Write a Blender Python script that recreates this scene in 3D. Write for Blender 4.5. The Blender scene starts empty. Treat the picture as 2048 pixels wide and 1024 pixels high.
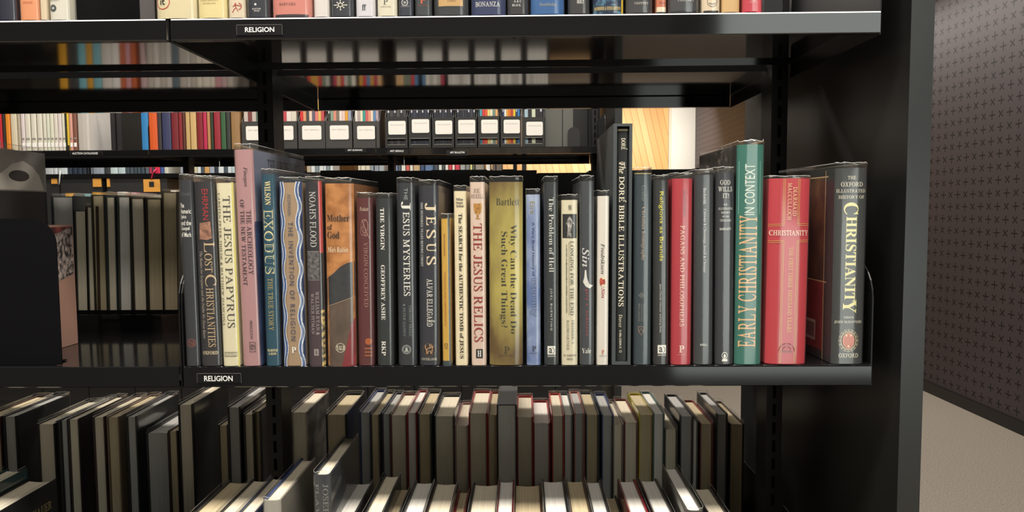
import bpy, bmesh, math, random
from mathutils import Vector, Matrix
random.seed(7)
SC = bpy.context.scene
COL = SC.collection

# ------------------------------------------------------------------ camera
F, PITCH, YAW, ROLL = 1421.7, .0651, -.0164, -.0067
CAM = Vector((.4492, -.9191, .204))
_r = Vector((math.cos(YAW), -math.sin(YAW), 0)); _yf = Vector((math.sin(YAW), math.cos(YAW), 0)); _z = Vector((0, 0, 1))
FWD = _yf * math.cos(PITCH) - _z * math.sin(PITCH)
_up = _z * math.cos(PITCH) + _yf * math.sin(PITCH)
RIGHT = _r * math.cos(ROLL) + _up * math.sin(ROLL)
UP = _up * math.cos(ROLL) - _r * math.sin(ROLL)
cd = bpy.data.cameras.new('camera'); cam = bpy.data.objects.new('camera', cd); COL.objects.link(cam)
cd.sensor_width = 36; cd.lens = F * 36 / 2048; cd.clip_start = .02; cd.clip_end = 60
cam.matrix_world = Matrix(((RIGHT.x, UP.x, -FWD.x, CAM.x), (RIGHT.y, UP.y, -FWD.y, CAM.y), (RIGHT.z, UP.z, -FWD.z, CAM.z), (0, 0, 0, 1)))
SC.camera = cam

# ------------------------------------------------------------------ world, lights, exposure
SC.view_settings.view_transform = 'Standard'; SC.view_settings.look = 'None'
SC.view_settings.gamma = 1; SC.view_settings.use_curve_mapping = False
SC.view_settings.exposure = 0.0
SC.cycles.transparent_max_bounces = 32
SC.cycles.max_bounces = 8
SC.cycles.sample_clamp_indirect = 6
W = bpy.data.worlds.new('world'); SC.world = W; W.use_nodes = True
W.node_tree.nodes['Background'].inputs[0].default_value = (.8, .85, .9, 1)
W.node_tree.nodes['Background'].inputs[1].default_value = .02

def area(name, loc, aim, sx, sy, power, col=(1, .93, .84)):
    l = bpy.data.lights.new(name, 'AREA'); l.shape = 'RECTANGLE'; l.size = sx; l.size_y = sy; l.energy = power; l.color = col
    o = bpy.data.objects.new(name, l); COL.objects.link(o); o.location = loc
    o.rotation_euler = (Vector(aim) - Vector(loc)).to_track_quat('-Z', 'Y').to_euler()
    return o
CEIL = 2.45
LAMP = 1.86
FLOOR = -1.265
area('ceiling_lamp_front_aisle', (.2, -.78, LAMP), (.2, -.78, -1), 3.6, .4, 128)
area('ceiling_lamp_behind_camera', (.2, -2.0, LAMP), (.2, -2.0, -1), 3.6, .4, 36)  # added fill to lift the rear of the lower book tops
area('ceiling_lamp_second_aisle', (-.5, 1.60, LAMP), (-.5, 1.60, -1), 3.6, .18, 84)
area('ceiling_lamp_third_aisle', (-1.2, 3.15, LAMP), (-1.2, 3.15, -1), 3.6, .18, 62)
area('ceiling_lamp_end_aisle', (3.2, 4.6, LAMP), (3.2, 4.6, -1), .2, 4.0, 52)
area('ceiling_lamp_far_wall', (1.7, 11.2, LAMP), (1.9, 13.0, .4), 2.4, .3, 112)
area('window_daylight_low', (2.15, -3.1, -.17), (2.15, 0, -.17), 1.7, 1.15, 13, (.94, 1, .93))
area('window_daylight_high', (2.2, -3.1, 1.22), (2.2, 0, 1.22), 1.3, .4, 5, (.94, 1, .93))  # added light for the sheen on the upper shelf edge

# ------------------------------------------------------------------ helpers
def ray(px, py):
    return RIGHT * ((px - 1024) / F) - UP * ((py - 512) / F) + FWD
def UY(px, py, y):
    d = ray(px, py); return CAM + d * ((y - CAM.y) / d.y)
def UZ(px, py, z):
    d = ray(px, py); return CAM + d * ((z - CAM.z) / d.z)
def lin(c):
    return tuple((v / 255 / 12.92 if v / 255 <= .04045 else ((v / 255 + .055) / 1.055) ** 2.4) for v in c) + (1,)
MATS = {}
def nd(m, t, **k):
    n = m.node_tree.nodes.new(t)
    for a, b in k.items(): setattr(n, a, b)
    return n
def mat(c, rough=.45, spec=.5, metal=0, name=None):
    key = (c, rough, spec, metal)
    if key in MATS: return MATS[key]
    m = bpy.data.materials.new(name or 'paint_%d_%d_%d' % c); m.use_nodes = True
    b = m.node_tree.nodes['Principled BSDF']
    b.inputs['Base Color'].default_value = lin(c); b.inputs['Roughness'].default_value = rough
    b.inputs['Specular IOR Level'].default_value = spec; b.inputs['Metallic'].default_value = metal
    MATS[key] = m
    return m
def noisy(name, c1, c2, scale=(40, 40, 40), rough=.5, detail=4, lo=.35, hi=.65, bump=0, spec=.5, dist=0):
    if name in MATS: return MATS[name]
    m = bpy.data.materials.new(name); m.use_nodes = True; L = m.node_tree.links
    b = m.node_tree.nodes['Principled BSDF']; b.inputs['Roughness'].default_value = rough; b.inputs['Specular IOR Level'].default_value = spec
    tc = nd(m, 'ShaderNodeTexCoord'); mp = nd(m, 'ShaderNodeMapping'); mp.inputs['Scale'].default_value = scale
    nz = nd(m, 'ShaderNodeTexNoise'); nz.inputs['Detail'].default_value = detail; nz.inputs['Scale'].default_value = 1; nz.inputs['Distortion'].default_value = dist
    r = nd(m, 'ShaderNodeValToRGB'); r.color_ramp.elements[0].position = lo; r.color_ramp.elements[1].position = hi
    r.color_ramp.elements[0].color = lin(c1); r.color_ramp.elements[1].color = lin(c2)
    L.new(tc.outputs['Object'], mp.inputs[0]); L.new(mp.outputs[0], nz.inputs['Vector']); L.new(nz.outputs['Fac'], r.inputs[0]); L.new(r.outputs[0], b.inputs['Base Color'])
    if bump:
        bp = nd(m, 'ShaderNodeBump'); bp.inputs['Strength'].default_value = bump; bp.inputs['Distance'].default_value = .002
        L.new(nz.outputs['Fac'], bp.inputs['Height']); L.new(bp.outputs[0], b.inputs['Normal'])
    MATS[name] = m
    return m
def plastic_mat():
    m = bpy.data.materials.new('clear_plastic'); m.use_nodes = True; N = m.node_tree.nodes; L = m.node_tree.links
    N.remove(N['Principled BSDF']); out = N['Material Output']
    tr = nd(m, 'ShaderNodeBsdfTransparent'); tr.inputs[0].default_value = (.97, .975, .965, 1)
    gl = nd(m, 'ShaderNodeBsdfGlossy'); gl.inputs['Roughness'].default_value = .14; gl.inputs[0].default_value = (1, 1, 1, 1)
    lw = nd(m, 'ShaderNodeLayerWeight'); lw.inputs[0].default_value = .5
    pw = nd(m, 'ShaderNodeMath', operation='POWER'); pw.inputs[1].default_value = 4
    ma = nd(m, 'ShaderNodeMath', operation='MULTIPLY_ADD'); ma.inputs[1].default_value = .5; ma.inputs[2].default_value = .1
    mx = nd(m, 'ShaderNodeMixShader')
    tc = nd(m, 'ShaderNodeTexCoord'); mp = nd(m, 'ShaderNodeMapping'); mp.inputs['Scale'].default_value = (60, 40, 9)
    nz = nd(m, 'ShaderNodeTexNoise'); nz.inputs['Detail'].default_value = 2; nz.inputs['Scale'].default_value = 1
    bp = nd(m, 'ShaderNodeBump'); bp.inputs['Strength'].default_value = .09; bp.inputs['Distance'].default_value = .002
    L.new(tc.outputs['Object'], mp.inputs[0]); L.new(mp.outputs[0], nz.inputs['Vector']); L.new(nz.outputs['Fac'], bp.inputs['Height'])
    L.new(bp.outputs[0], gl.inputs['Normal'])
    L.new(lw.outputs['Facing'], pw.inputs[0]); L.new(pw.outputs[0], ma.inputs[0]); L.new(ma.outputs[0], mx.inputs[0])
    df = nd(m, 'ShaderNodeBsdfDiffuse'); df.inputs[0].default_value = (.8, .8, .77, 1)
    hz = nd(m, 'ShaderNodeMixShader'); hz.inputs[0].default_value = .016
    L.new(tr.outputs[0], hz.inputs[1]); L.new(df.outputs[0], hz.inputs[2])
    L.new(hz.outputs[0], mx.inputs[1]); L.new(gl.outputs[0], mx.inputs[2]); L.new(mx.outputs[0], out.inputs[0])
    return m
PLASTIC = plastic_mat()
STEEL = mat((20, 20, 21), .08, .8, 0, 'black_powder_coated_steel')
STEEL2 = mat((19, 19, 20), .38, .4, 0, 'black_matt_steel')
SLOT = mat((4, 4, 4), .9, .1, 0, 'dark_slot')
WHITE = mat((236, 234, 228), .5)
def pages(tone=0):
    a = [((226, 212, 184), (246, 236, 214)), ((214, 196, 158), (236, 220, 184)), ((232, 226, 214), (250, 247, 240)), ((196, 178, 142), (220, 204, 170)), ((178, 176, 172), (204, 202, 196))][tone]
    return noisy('page_edges_%d' % tone, a[0], a[1], (1400, 6, 6), .85, 3, .3, .7, .3, .15)

class MB:
    def __init__(s): s.v = []; s.f = []; s.m = []; s.mats = []
    def mi(s, m):
        if m not in s.mats: s.mats.append(m)
        return s.mats.index(m)
    def add(s, vs, fs, m):
        b = len(s.v); k = s.mi(m); s.v += [tuple(v) for v in vs]
        for f in fs: s.f.append(tuple(b + i for i in f)); s.m.append(k)
    def box(s, a, b, m):
        x0, y0, z0 = a; x1, y1, z1 = b
        s.add([(x, y, z) for z in (z0, z1) for y in (y0, y1) for x in (x0, x1)],
              [(0, 2, 3, 1), (4, 5, 7, 6), (0, 1, 5, 4), (2, 6, 7, 3), (0, 4, 6, 2), (1, 3, 7, 5)], m)
    def prism(s, prof, axis, a, b, m):
        """prof: closed 2-D outline, extruded along axis from a to b"""
        n = len(prof)
        def P(p, t): return {'x': (t, p[0], p[1]), 'y': (p[0], t, p[1]), 'z': (p[0], p[1], t)}[axis]
        vs = [P(p, a) for p in prof] + [P(p, b) for p in prof]
        fs = [(i, (i + 1) % n, n + (i + 1) % n, n + i) for i in range(n)] + [tuple(range(n))[::-1], tuple(range(n, 2 * n))]
        s.add(vs, fs, m)
    def tube(s, pts, r, m, n=8):
        pts = [Vector(p) for p in pts]; vs = []; fs = []
        for i, p in enumerate(pts):
            d = (pts[min(i + 1, len(pts) - 1)] - pts[max(i - 1, 0)]).normalized()
            u = d.cross(Vector((.3, .2, .9))).normalized(); w = d.cross(u)
            vs += [p + (u * math.cos(6.2832 * k / n) + w * math.sin(6.2832 * k / n)) * r for k in range(n)]
        for i in range(len(pts) - 1):
            for k in range(n): fs.append((i * n + k, i * n + (k + 1) % n, (i + 1) * n + (k + 1) % n, (i + 1) * n + k))
        fs += [tuple(range(n))[::-1], tuple(range((len(pts) - 1) * n, len(pts) * n))]
        s.add(vs, fs, m)
    def build(s, name, parent=None, loc=None, recalc=True, smooth=False):
        me = bpy.data.meshes.new(name); me.from_pydata(s.v, [], s.f)
        for m in s.mats: me.materials.append(m)
        for p, k in zip(me.polygons, s.m): p.material_index = k; p.use_smooth = smooth
        if recalc:
            bm = bmesh.new(); bm.from_mesh(me); bmesh.ops.recalc_face_normals(bm, faces=bm.faces); bm.to_mesh(me); bm.free()
        o = bpy.data.objects.new(name, me); COL.objects.link(o)
        if parent: o.parent = parent
        if loc: o.location = loc
        return o
def tag(o, label, cat, group=None, kind=None):
    if label: o['label'] = label
    if cat: o['category'] = cat
    if group: o['group'] = group
    if kind: o['kind'] = kind
    return o
def empty(name, loc, label, cat, group=None, rz=0, ry=0):
    o = bpy.data.objects.new(name, None); COL.objects.link(o); o.location = loc; o.rotation_euler = (0, ry, rz); o.empty_display_size = .03
    return tag(o, label, cat, group)
def struct(o):
    o['kind'] = 'structure'; return o
def ordn(n):
    w = 'first second third fourth fifth sixth seventh eighth ninth tenth eleventh twelfth thirteenth fourteenth fifteenth sixteenth seventeenth eighteenth nineteenth twentieth'.split()
    if n <= 20: return w[n - 1]
    t = {2: 'twenty', 3: 'thirty', 4: 'forty', 5: 'fifty', 6: 'sixty', 7: 'seventy', 8: 'eighty', 9: 'ninety'}[n // 10]
    return t + '-' + w[n % 10 - 1] if n % 10 else {3: 'thirtieth', 4: 'fortieth', 5: 'fiftieth', 6: 'sixtieth', 7: 'seventieth', 8: 'eightieth', 9: 'ninetieth'}[n // 10]

# ------------------------------------------------------------------ lettering: glyph outlines as flat meshes
SLANT = .26
GC = {}
def _map(ch, up, lo):
    if 'A' <= ch <= 'Z': return chr(up + ord(ch) - 65)
    if 'a' <= ch <= 'z':
        return '\u210e' if (lo == 0x1D44E and ch == 'h') else chr(lo + ord(ch) - 97)
    return ch
def raw(b, off):
    c = bpy.data.curves.new('lettering', 'FONT'); c.body = b; c.resolution_u = 3; c.offset = off
    o = bpy.data.objects.new('lettering', c); COL.objects.link(o); me = o.to_mesh()
    r = ([(v.co.x, v.co.y) for v in me.vertices], [tuple(p.vertices) for p in me.polygons])
    o.to_mesh_clear(); bpy.data.objects.remove(o); bpy.data.curves.remove(c); return r
CH = {}
def caps_line(body, off):
    """a line of upright serif capitals, set letter by letter"""
    V = []; Fs = []; x = 0
    for ch in body:
        if ch == ' ': x += .3; continue
        if (ch, off) not in CH:
            vs, fs = raw(_map(ch, 0x1D434, 0x1D44E), off); sh = 0 if not ch.isalpha() else SLANT + (.2 if ch == 'A' else 0)
            vs = [(u - sh * v, v) for u, v in vs]; m = min(v[0] for v in vs); CH[(ch, off)] = ([(u - m, v) for u, v in vs], fs)
        vs, fs = CH[(ch, off)]; n = len(V); V += [(u + x, v) for u, v in vs]; Fs += [tuple(n + i for i in f) for f in fs]; x += max(v[0] for v in vs) + .07
    x0 = min(v[0] for v in V); x1 = max(v[0] for v in V); y0 = min(v[1] for v in V); y1 = max(v[1] for v in V)
    return ([((u - x0) / (x1 - x0), (v - y0) / (y1 - y0)) for u, v in V], Fs)
def glyphs(body, font):
    """flat (verts, tris) of a line of lettering, scaled to the unit square"""
    k = (body, font)
    if k in GC: return GC[k]
    c = bpy.data.curves.new('lettering', 'FONT'); off = 0; b = body; caps = body.upper() == body
    if font in ('R', 'RT') and caps:
        GC[k] = caps_line(body, .009 if font == 'R' else .002); return GC[k]
    if font in ('R', 'RB', 'RT'):
        b = ''.join(_map(ch, 0x1D400, 0x1D41A) for ch in body); off = {'R': -.011, 'RB': .002, 'RT': -.013}[font]
    elif font == 'I': b = ''.join(_map(ch, 0x1D434, 0x1D44E) for ch in body); off = .005
    elif font == 'SB': off = .014
    elif font == 'ST': off = -.012
    c.body = b; c.resolution_u = 3; c.offset = off
    if font == 'SP': c.space_character = 1.35
    o = bpy.data.objects.new('lettering', c); COL.objects.link(o)
    me = o.to_mesh(); vs = [(v.co.x, v.co.y) for v in me.vertices]; fs = [tuple(p.vertices) for p in me.polygons]
    o.to_mesh_clear(); bpy.data.objects.remove(o); bpy.data.curves.remove(c)
    if not vs: vs = [(0, 0), (1, 0), (1, 1)]; fs = [(0, 1, 2)]
    x0 = min(v[0] for v in vs); x1 = max(v[0] for v in vs); y0 = min(v[1] for v in vs); y1 = max(v[1] for v in vs)
    GC[k] = ([((x - x0) / (x1 - x0), (y - y0) / (y1 - y0)) for x, y in vs], fs)
    return GC[k]
def flat_text(mb, body, font, o, ux, uy, m):
    """lettering on a flat surface: origin o, vectors ux (length of the line) and uy (height)"""
    vs, fs = glyphs(body, font); o = Vector(o); ux = Vector(ux); uy = Vector(uy)
    mb.add([o + ux * u + uy * v for u, v in vs], fs, m)

# ------------------------------------------------------------------ the book
class Book:
    """local frame: x across the spine, y back into the shelf, z up; origin under the middle of the spine"""
    def __init__(s, label, loc, w, h, d, col, tilt=0, rz=0, sides=None, sag=.13, group=None, cover_mat=None, pg=0, jacket=True,
                 board=.0026, rough=.42, extra=.0068, jag=.0005, px_y=.002, name='book', back_gap=.004, crumple=False):
        s.crumple = crumple
        s.label = label; s.loc = Vector(loc); s.w = w; s.h = h; s.d = d; s.tilt = tilt; s.rz = rz; s.sag = sag * w; s.group = group
        s.m0 = cover_mat or mat(col, rough); s.ml, s.mr = (sides[0], sides[1]) if sides else (s.m0, s.m0)
        s.pg = pg; s.jacket = jacket; s.board = board; s.extra = extra; s.jag = jag; s.px_y = px_y; s.decos = []; s.side = []; s.name = name; s.bg = back_gap
    def yp(s, x):
        q = min(1, abs(2 * x / s.w)); return s.sag * (.35 * q * q + .65 * q ** 4) + .0012 * q ** 10
    def t(s, py):   # image row -> height on the spine
        x = 1024
        p = UY(s.px_mid(py), py, s.loc.y)
        return (p.z - s.loc.z) / math.cos(s.tilt)
    def px_mid(s, py):
        return getattr(s, 'pxm', 1024)
    # decorations in (fraction across, image row)
    def T(s, body, font, a, b, y0, y1, c, mode='d'):
        t0, t1 = s.t(y0), s.t(y1); vs, fs = glyphs(body, font)
        if mode == 'd': P = [(a + (b - a) * v, t0 - (t0 - t1) * u) for u, v in vs]
        elif mode == 'u': P = [(b - (b - a) * v, t1 + (t0 - t1) * u) for u, v in vs]
        else: P = [(a + (b - a) * u, t1 + (t0 - t1) * v) for u, v in vs]
        s.decos.append((P, fs, c if not isinstance(c, tuple) else mat(c, .5)))
        return s
    def P(s, pts, c):
        s.decos.append(([(a, s.t(y)) for a, y in pts], [tuple(range(len(pts)))], c if not isinstance(c, tuple) else mat(c, .45))); return s
    def R(s, a, b, y0, y1, c): return s.P([(a, y1), (b, y1), (b, y0), (a, y0)], c)
    def frame(s, a, b, y0, y1, c, tk=.0005):
        ta = tk / s.w; k = tk / .00065
        s.R(a, b, y0, y0 + k, c); s.R(a, b, y1 - k, y1, c); s.R(a, a + ta, y0, y1, c); return s.R(b - ta, b, y0, y1, c)
    def C(s, a, py, r, c, ri=0, n=28, ry=None, a0=0, a1=6.28319):
        """disc or ring of radius r (metres)"""
        t = s.t(py); k = (ry or r) / r; w = s.w; c = c if not isinstance(c, tuple) else mat(c, .45)
        if ri <= 0:
            s.decos.append(([(a + math.cos(6.2832 * i / n) * r / w, t + math.sin(6.2832 * i / n) * r * k) for i in range(n)], [tuple(range(n))], c))
        else:
            o = [(a + math.cos(a0 + (a1 - a0) * i / n) * q / w, t + math.sin(a0 + (a1 - a0) * i / n) * q * k) for i in range(n + 1) for q in (ri, r)]
            s.decos.append((o, [(2 * i, 2 * i + 1, 2 * i + 3, 2 * i + 2) for i in range(n)], c))
        return s
    def strip(s, pts, wd, c):
        """thin line through pts (fraction, image row); wd in metres"""
        q = [Vector((a * s.w, s.t(y))) for a, y in pts]; o = []
        for i, p in enumerate(q):
            d = (q[min(i + 1, len(q) - 1)] - q[max(i - 1, 0)]).normalized(); n = Vector((-d.y, d.x)) * wd / 2
            o += [((p + n).x / s.w, (p + n).y), ((p - n).x / s.w, (p - n).y)]
        s.decos.append((o, [(2 * i, 2 * i + 1, 2 * i + 3, 2 * i + 2) for i in range(len(q) - 1)], c if not isinstance(c, tuple) else mat(c, .45))); return s
    # decorations on the cover sides: (distance back from the spine, height), side -1 left / 1 right
    def S(s, sd, pts, c): s.side.append((sd, pts, [tuple(range(len(pts)))], c if not isinstance(c, tuple) else mat(c, .45))); return s
    def ST(s, sd, body, font, y0, y1, t0, t1, c):
        vs, fs = glyphs(body, font)
        P = [((y0 + (y1 - y0) * u) if sd > 0 else (y1 - (y1 - y0) * u), t0 + (t1 - t0) * v) for u, v in vs]
        s.side.append((sd, P, fs, mat(c, .5))); return s
    def build(s):
        root = empty(s.name, s.loc, s.label, 'book', s.group, s.rz, s.tilt)
        w, h, d, tb = s.w, s.h, s.d, min(s.board, s.w * .16)
        n = 12; mb = MB()
        xs = [-w / 2 + w * (.5 - .5 * math.cos(math.pi * i / n)) for i in range(n + 1)]
        out = [(-w / 2, d)] + [(x, s.yp(x)) for x in xs] + [(w / 2, d)]
        inn = [(-w / 2 + tb, d)] + [(x * (w - 2 * tb) / w, s.yp(x) + tb) for x in xs] + [(w / 2 - tb, d)]
        for i in range(len(out) - 1):
            m = s.ml if i == 0 else s.mr if i == len(out) - 2 else s.m0
            a, b, c, e = out[i], out[i + 1], inn[i + 1], inn[i]
            vs = [(*a, 0), (*b, 0), (*c, 0), (*e, 0), (*a, h), (*b, h), (*c, h), (*e, h)]
            fs = [(0, 1, 5, 4), (2, 3, 7, 6), (0, 3, 2, 1), (4, 5, 6, 7)]
            if i == 0: fs.append((0, 4, 7, 3))
            if i == len(out) - 2: fs.append((1, 2, 6, 5))
            mb.add(vs, fs, m)
        for k, (P, fs, c) in enumerate(s.decos):
            bm = bmesh.new(); V = [bm.verts.new(((a - .5) * w, 0, t)) for a, t in P]
            for f in fs:
                try: bm.faces.new([V[i] for i in f])
                except ValueError: pass
            ext = [v.co.x for v in bm.verts]
            for q in range(1, 10):
                xq = -w / 2 + w * q / 10
                if min(ext) < xq < max(ext):
                    bmesh.ops.bisect_plane(bm, geom=bm.verts[:] + bm.edges[:] + bm.faces[:], plane_co=(xq, 0, 0), plane_no=(1, 0, 0))
            bm.verts.index_update(); e = .00022 + .00004 * min(k, 14)
            mb.add([(v.co.x, s.yp(v.co.x) - e, v.co.z) for v in bm.verts], [tuple(v.index for v in f.verts) for f in bm.faces], c); bm.free()
        for k, (sd, P, fs, c) in enumerate(s.side):
            mb.add([(sd * (w / 2 + .0002 + .00004 * k), y, t) for y, t in P], fs, c)
        mb.build('cover', root, recalc=False)
        pb = MB(); x0, x1 = -w / 2 + tb + .0002, w / 2 - tb - .0002; yb = s.sag + tb + .003; ye = d - s.bg; z0, z1 = .0025, h - .003
        prof = [(x0, yb), (x1, yb)] + [(x1 + (x0 - x1) * i / 8, ye - .1 * (x1 - x0) * math.sin(math.pi * i / 8)) for i in range(9)]
        pb.prism(prof, 'z', z0, z1, pages(s.pg)); pb.build('page_block', root)
        if s.jacket:
            e = .0008; jb = MB()
            pr = [(-w / 2 - e, d * .97), (-w / 2 - e, d * .5)] + [(x * (1 + 2 * e / w), s.yp(x) - e) for x in xs] + [(w / 2 + e, d * .5), (w / 2 + e, d * .97)]
            rows = [(.0006, 0), (h * .5, 0), (h, 0), (h + s.extra * .75, .0001), (h + s.extra, .0004)]
            N = len(pr); vs = []; rnd = random.Random(hash(s.label) % 999 if False else len(s.label) * 31 + int(w * 1e5))
            for r, (z, inw) in enumerate(rows):
                for i, (x, y) in enumerate(pr):
                    j = rnd.uniform(-1, 1) * s.jag if r > 2 else 0
                    vs.append((x * (1 - 2 * inw / w), y + inw + (j if r > 2 else 0), z + j * (1.6 if r == 4 else .4)))
            fs = [(r * N + i, r * N + i + 1, (r + 1) * N + i + 1, (r + 1) * N + i) for r in range(len(rows) - 1) for i in range(N - 1)]
            jb.add(vs, fs, PLASTIC)
            rim = rows[-1]; rv = []
            for i, (x, y) in enumerate(pr):
                u = vs[(len(rows) - 1) * N + i]; rv += [u, (u[0], u[1], u[2] + .0005), (u[0] * .985, u[1] + .0003, u[2] + .0005)]
            jb.add(rv, [q for i in range(N - 1) for q in ((3 * i, 3 * i + 3, 3 * i + 4, 3 * i + 1), (3 * i + 1, 3 * i + 4, 3 * i + 5, 3 * i + 2))], mat((176, 176, 170), .35, .5, 0, 'cut_plastic_edge'))  # pale strip paints the light caught along the top edge
            if s.crumple:      # loose wrinkled plastic standing off the left cover
                nx, nz = 30, 9; g = []; R1 = random.Random(3); ph = [R1.uniform(0, 6.28) for _ in range(6)]
                for r in range(nz + 1):
                    for i in range(nx + 1):
                        q = i / nx; v = r / nz; y = .004 + q * d * .9; top = h + .004 - .020 * q - .004 * math.sin(q * 9 + 1) * q
                        off = .005 + (.005 * math.sin(q * 17 + v * 4 + ph[0]) + .0034 * math.sin(q * 31 - v * 7 + ph[1]) + .0018 * math.sin(q * 9 + v * 13 + ph[2])) * min(1, q * 5) * (.3 + .7 * v)
                        g.append((-w / 2 - e - max(.0004, off), y, top - .05 * (1 - v)))
                jb.add(g, [(r * (nx + 1) + i, r * (nx + 1) + i + 1, (r + 1) * (nx + 1) + i + 1, (r + 1) * (nx + 1) + i) for r in range(nz) for i in range(nx)], PLASTIC)
            jb.build('plastic_jacket', root, recalc=False, smooth=True)
        return root

# ------------------------------------------------------------------ the room
def wall_pattern():
    m = bpy.data.materials.new('perforated_acoustic_panel'); m.use_nodes = True; L = m.node_tree.links
    b = m.node_tree.nodes['Principled BSDF']; b.inputs['Roughness'].default_value = .6
    tc = nd(m, 'ShaderNodeTexCoord'); sx = nd(m, 'ShaderNodeSeparateXYZ'); L.new(tc.outputs['Object'], sx.inputs[0])
    def M(op, a, b_=None, c=None):
        n = nd(m, 'ShaderNodeMath', operation=op)
        for i, v in enumerate((a, b_, c)):
            if v is None: continue
            if isinstance(v, (int, float)): n.inputs[i].default_value = v
            else: L.new(v, n.inputs[i])
        return n.outputs[0]
    p = .089
    u = M('DIVIDE', sx.outputs['Y'], p); v = M('DIVIDE', sx.outputs['Z'], p)
    par = M('FLOORED_MODULO', M('ADD', M('FLOOR', u), M('FLOOR', v)), 2)
    fu = M('SUBTRACT', M('FRACT', u), .5); fv = M('SUBTRACT', M('FRACT', v), .5)
    ru = M('MULTIPLY', M('ADD', fu, fv), .7071); rv = M('MULTIPLY', M('SUBTRACT', fu, fv), .7071)
    def cross(a, c):
        a = M('ABSOLUTE', a); c = M('ABSOLUTE', c)
        return M('MULTIPLY', M('LESS_THAN', M('MINIMUM', a, c), .052), M('LESS_THAN', M('MAXIMUM', a, c), .34))
    f = M('ADD', M('MULTIPLY', cross(fu, fv), M('SUBTRACT', 1, par)), M('MULTIPLY', cross(ru, rv), par))
    mx = nd(m, 'ShaderNodeMix', data_type='RGBA'); mx.inputs['A'].default_value = lin((72, 65, 68)); mx.inputs['B'].default_value = lin((16, 14, 15))
    L.new(f, mx.inputs['Factor']); L.new(mx.outputs['Result'], b.inputs['Base Color'])
    bp = nd(m, 'ShaderNodeBump'); bp.invert = True; bp.inputs['Distance'].default_value = .004; bp.inputs['Strength'].default_value = .6
    L.new(f, bp.inputs['Height']); L.new(bp.outputs[0], b.inputs['Normal'])
    return m
def timber():
    m = bpy.data.materials.new('pale_timber_slats'); m.use_nodes = True; L = m.node_tree.links
    b = m.node_tree.nodes['Principled BSDF']; b.inputs['Roughness'].default_value = .5
    tc = nd(m, 'ShaderNodeTexCoord'); mp = nd(m, 'ShaderNodeMapping'); mp.inputs['Rotation'].default_value = (0, math.radians(13), 0)
    sx = nd(m, 'ShaderNodeSeparateXYZ'); L.new(tc.outputs['Object'], mp.inputs[0]); L.new(mp.outputs[0], sx.inputs[0])
    d = nd(m, 'ShaderNodeMath', operation='DIVIDE'); d.inputs[1].default_value = .122; L.new(sx.outputs['X'], d.inputs[0])
    fr = nd(m, 'ShaderNodeMath', operation='FRACT'); L.new(d.outputs[0], fr.inputs[0])
    fl = nd(m, 'ShaderNodeMath', operation='FLOOR'); L.new(d.outputs[0], fl.inputs[0])
    wn = nd(m, 'ShaderNodeTexWhiteNoise', noise_dimensions='1D'); L.new(fl.outputs[0], wn.inputs['W'])
    r1 = nd(m, 'ShaderNodeValToRGB'); r1.color_ramp.elements[0].color = lin((216, 160, 98)); r1.color_ramp.elements[1].color = lin((238, 192, 134)); L.new(wn.outputs['Value'], r1.inputs[0])
    r2 = nd(m, 'ShaderNodeMath', operation='LESS_THAN'); r2.inputs[1].default_value = .09; L.new(fr.outputs[0], r2.inputs[0])
    mx = nd(m, 'ShaderNodeMix', data_type='RGBA'); mx.inputs['B'].default_value = lin((190, 130, 80))
    L.new(r1.outputs[0], mx.inputs['A']); L.new(r2.outputs[0], mx.inputs['Factor']); L.new(mx.outputs['Result'], b.inputs['Base Color'])
    return m
PALE = mat((92, 92, 90), .8)
def wbox(name, a, b, m, origin=None):
    mb = MB(); o = Vector(origin or a); mb.box(Vector(a) - o, Vector(b) - o, m); return struct(mb.build(name, None, o))
XL, XR, YN, YF = -5.2, 3.66, -3.2, 13.0
wbox('floor', (XL, YN, FLOOR - .05), (XR + .6, YF + .05, FLOOR), noisy('loop_carpet', (140, 131, 120), (190, 180, 167), (150, 150, 150), .95, 5, .3, .7, .6, .1), (0, 0, FLOOR))
wbox('ceiling', (XL, YN, CEIL), (XR + .6, YF + .05, CEIL + .05), mat((60, 60, 60), .9))
wbox('wall_right', (XR, YN, FLOOR), (XR + .05, 12.5, CEIL), wall_pattern(), (XR, 0, FLOOR))
wbox('wall_left', (XL - .05, YN, FLOOR), (XL, YF, CEIL), PALE)
wbox('wall_far', (XL, YF, FLOOR), (3.26, YF + .05, CEIL), timber(), (0, YF, 0))
wbox('pillar_far', (3.265, YF - .3, FLOOR), (4.2, YF, CEIL), mat((240, 236, 226), .7))
wbox('baseboard_right', (XR - .018, YN, FLOOR), (XR, 12.6, FLOOR + .085), mat((26, 25, 26), .35))
wx0, wx1 = 1.25, 3.05
mb = MB(); mb.box((XL, YN - .1, FLOOR), (wx0, YN, CEIL), PALE); mb.box((wx1, YN - .1, FLOOR), (XR, YN, CEIL), PALE)
for z0, z1 in ((FLOOR, -.8), (.46, .98), (1.46, CEIL)): mb.box((wx0, YN - .1, z0), (wx1, YN, z1), PALE)
struct(mb.build('wall_rear'))
for n, (wz0, wz1) in enumerate(((-.8, .46), (.98, 1.46))):  # upper opening is added, only to hold the high sheen light
    mb = MB()
    for a, b in (((wx0, wz0), (wx0 + .04, wz1)), ((wx1 - .04, wz0), (wx1, wz1)), ((wx0, wz0), (wx1, wz0 + .04)), ((wx0, wz1 - .04), (wx1, wz1))):
        mb.box((a[0], YN - .06, a[1]), (b[0], YN, b[1]), mat((60, 62, 60), .4))
    struct(mb.build('window_%d' % (n + 1)))

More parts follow.
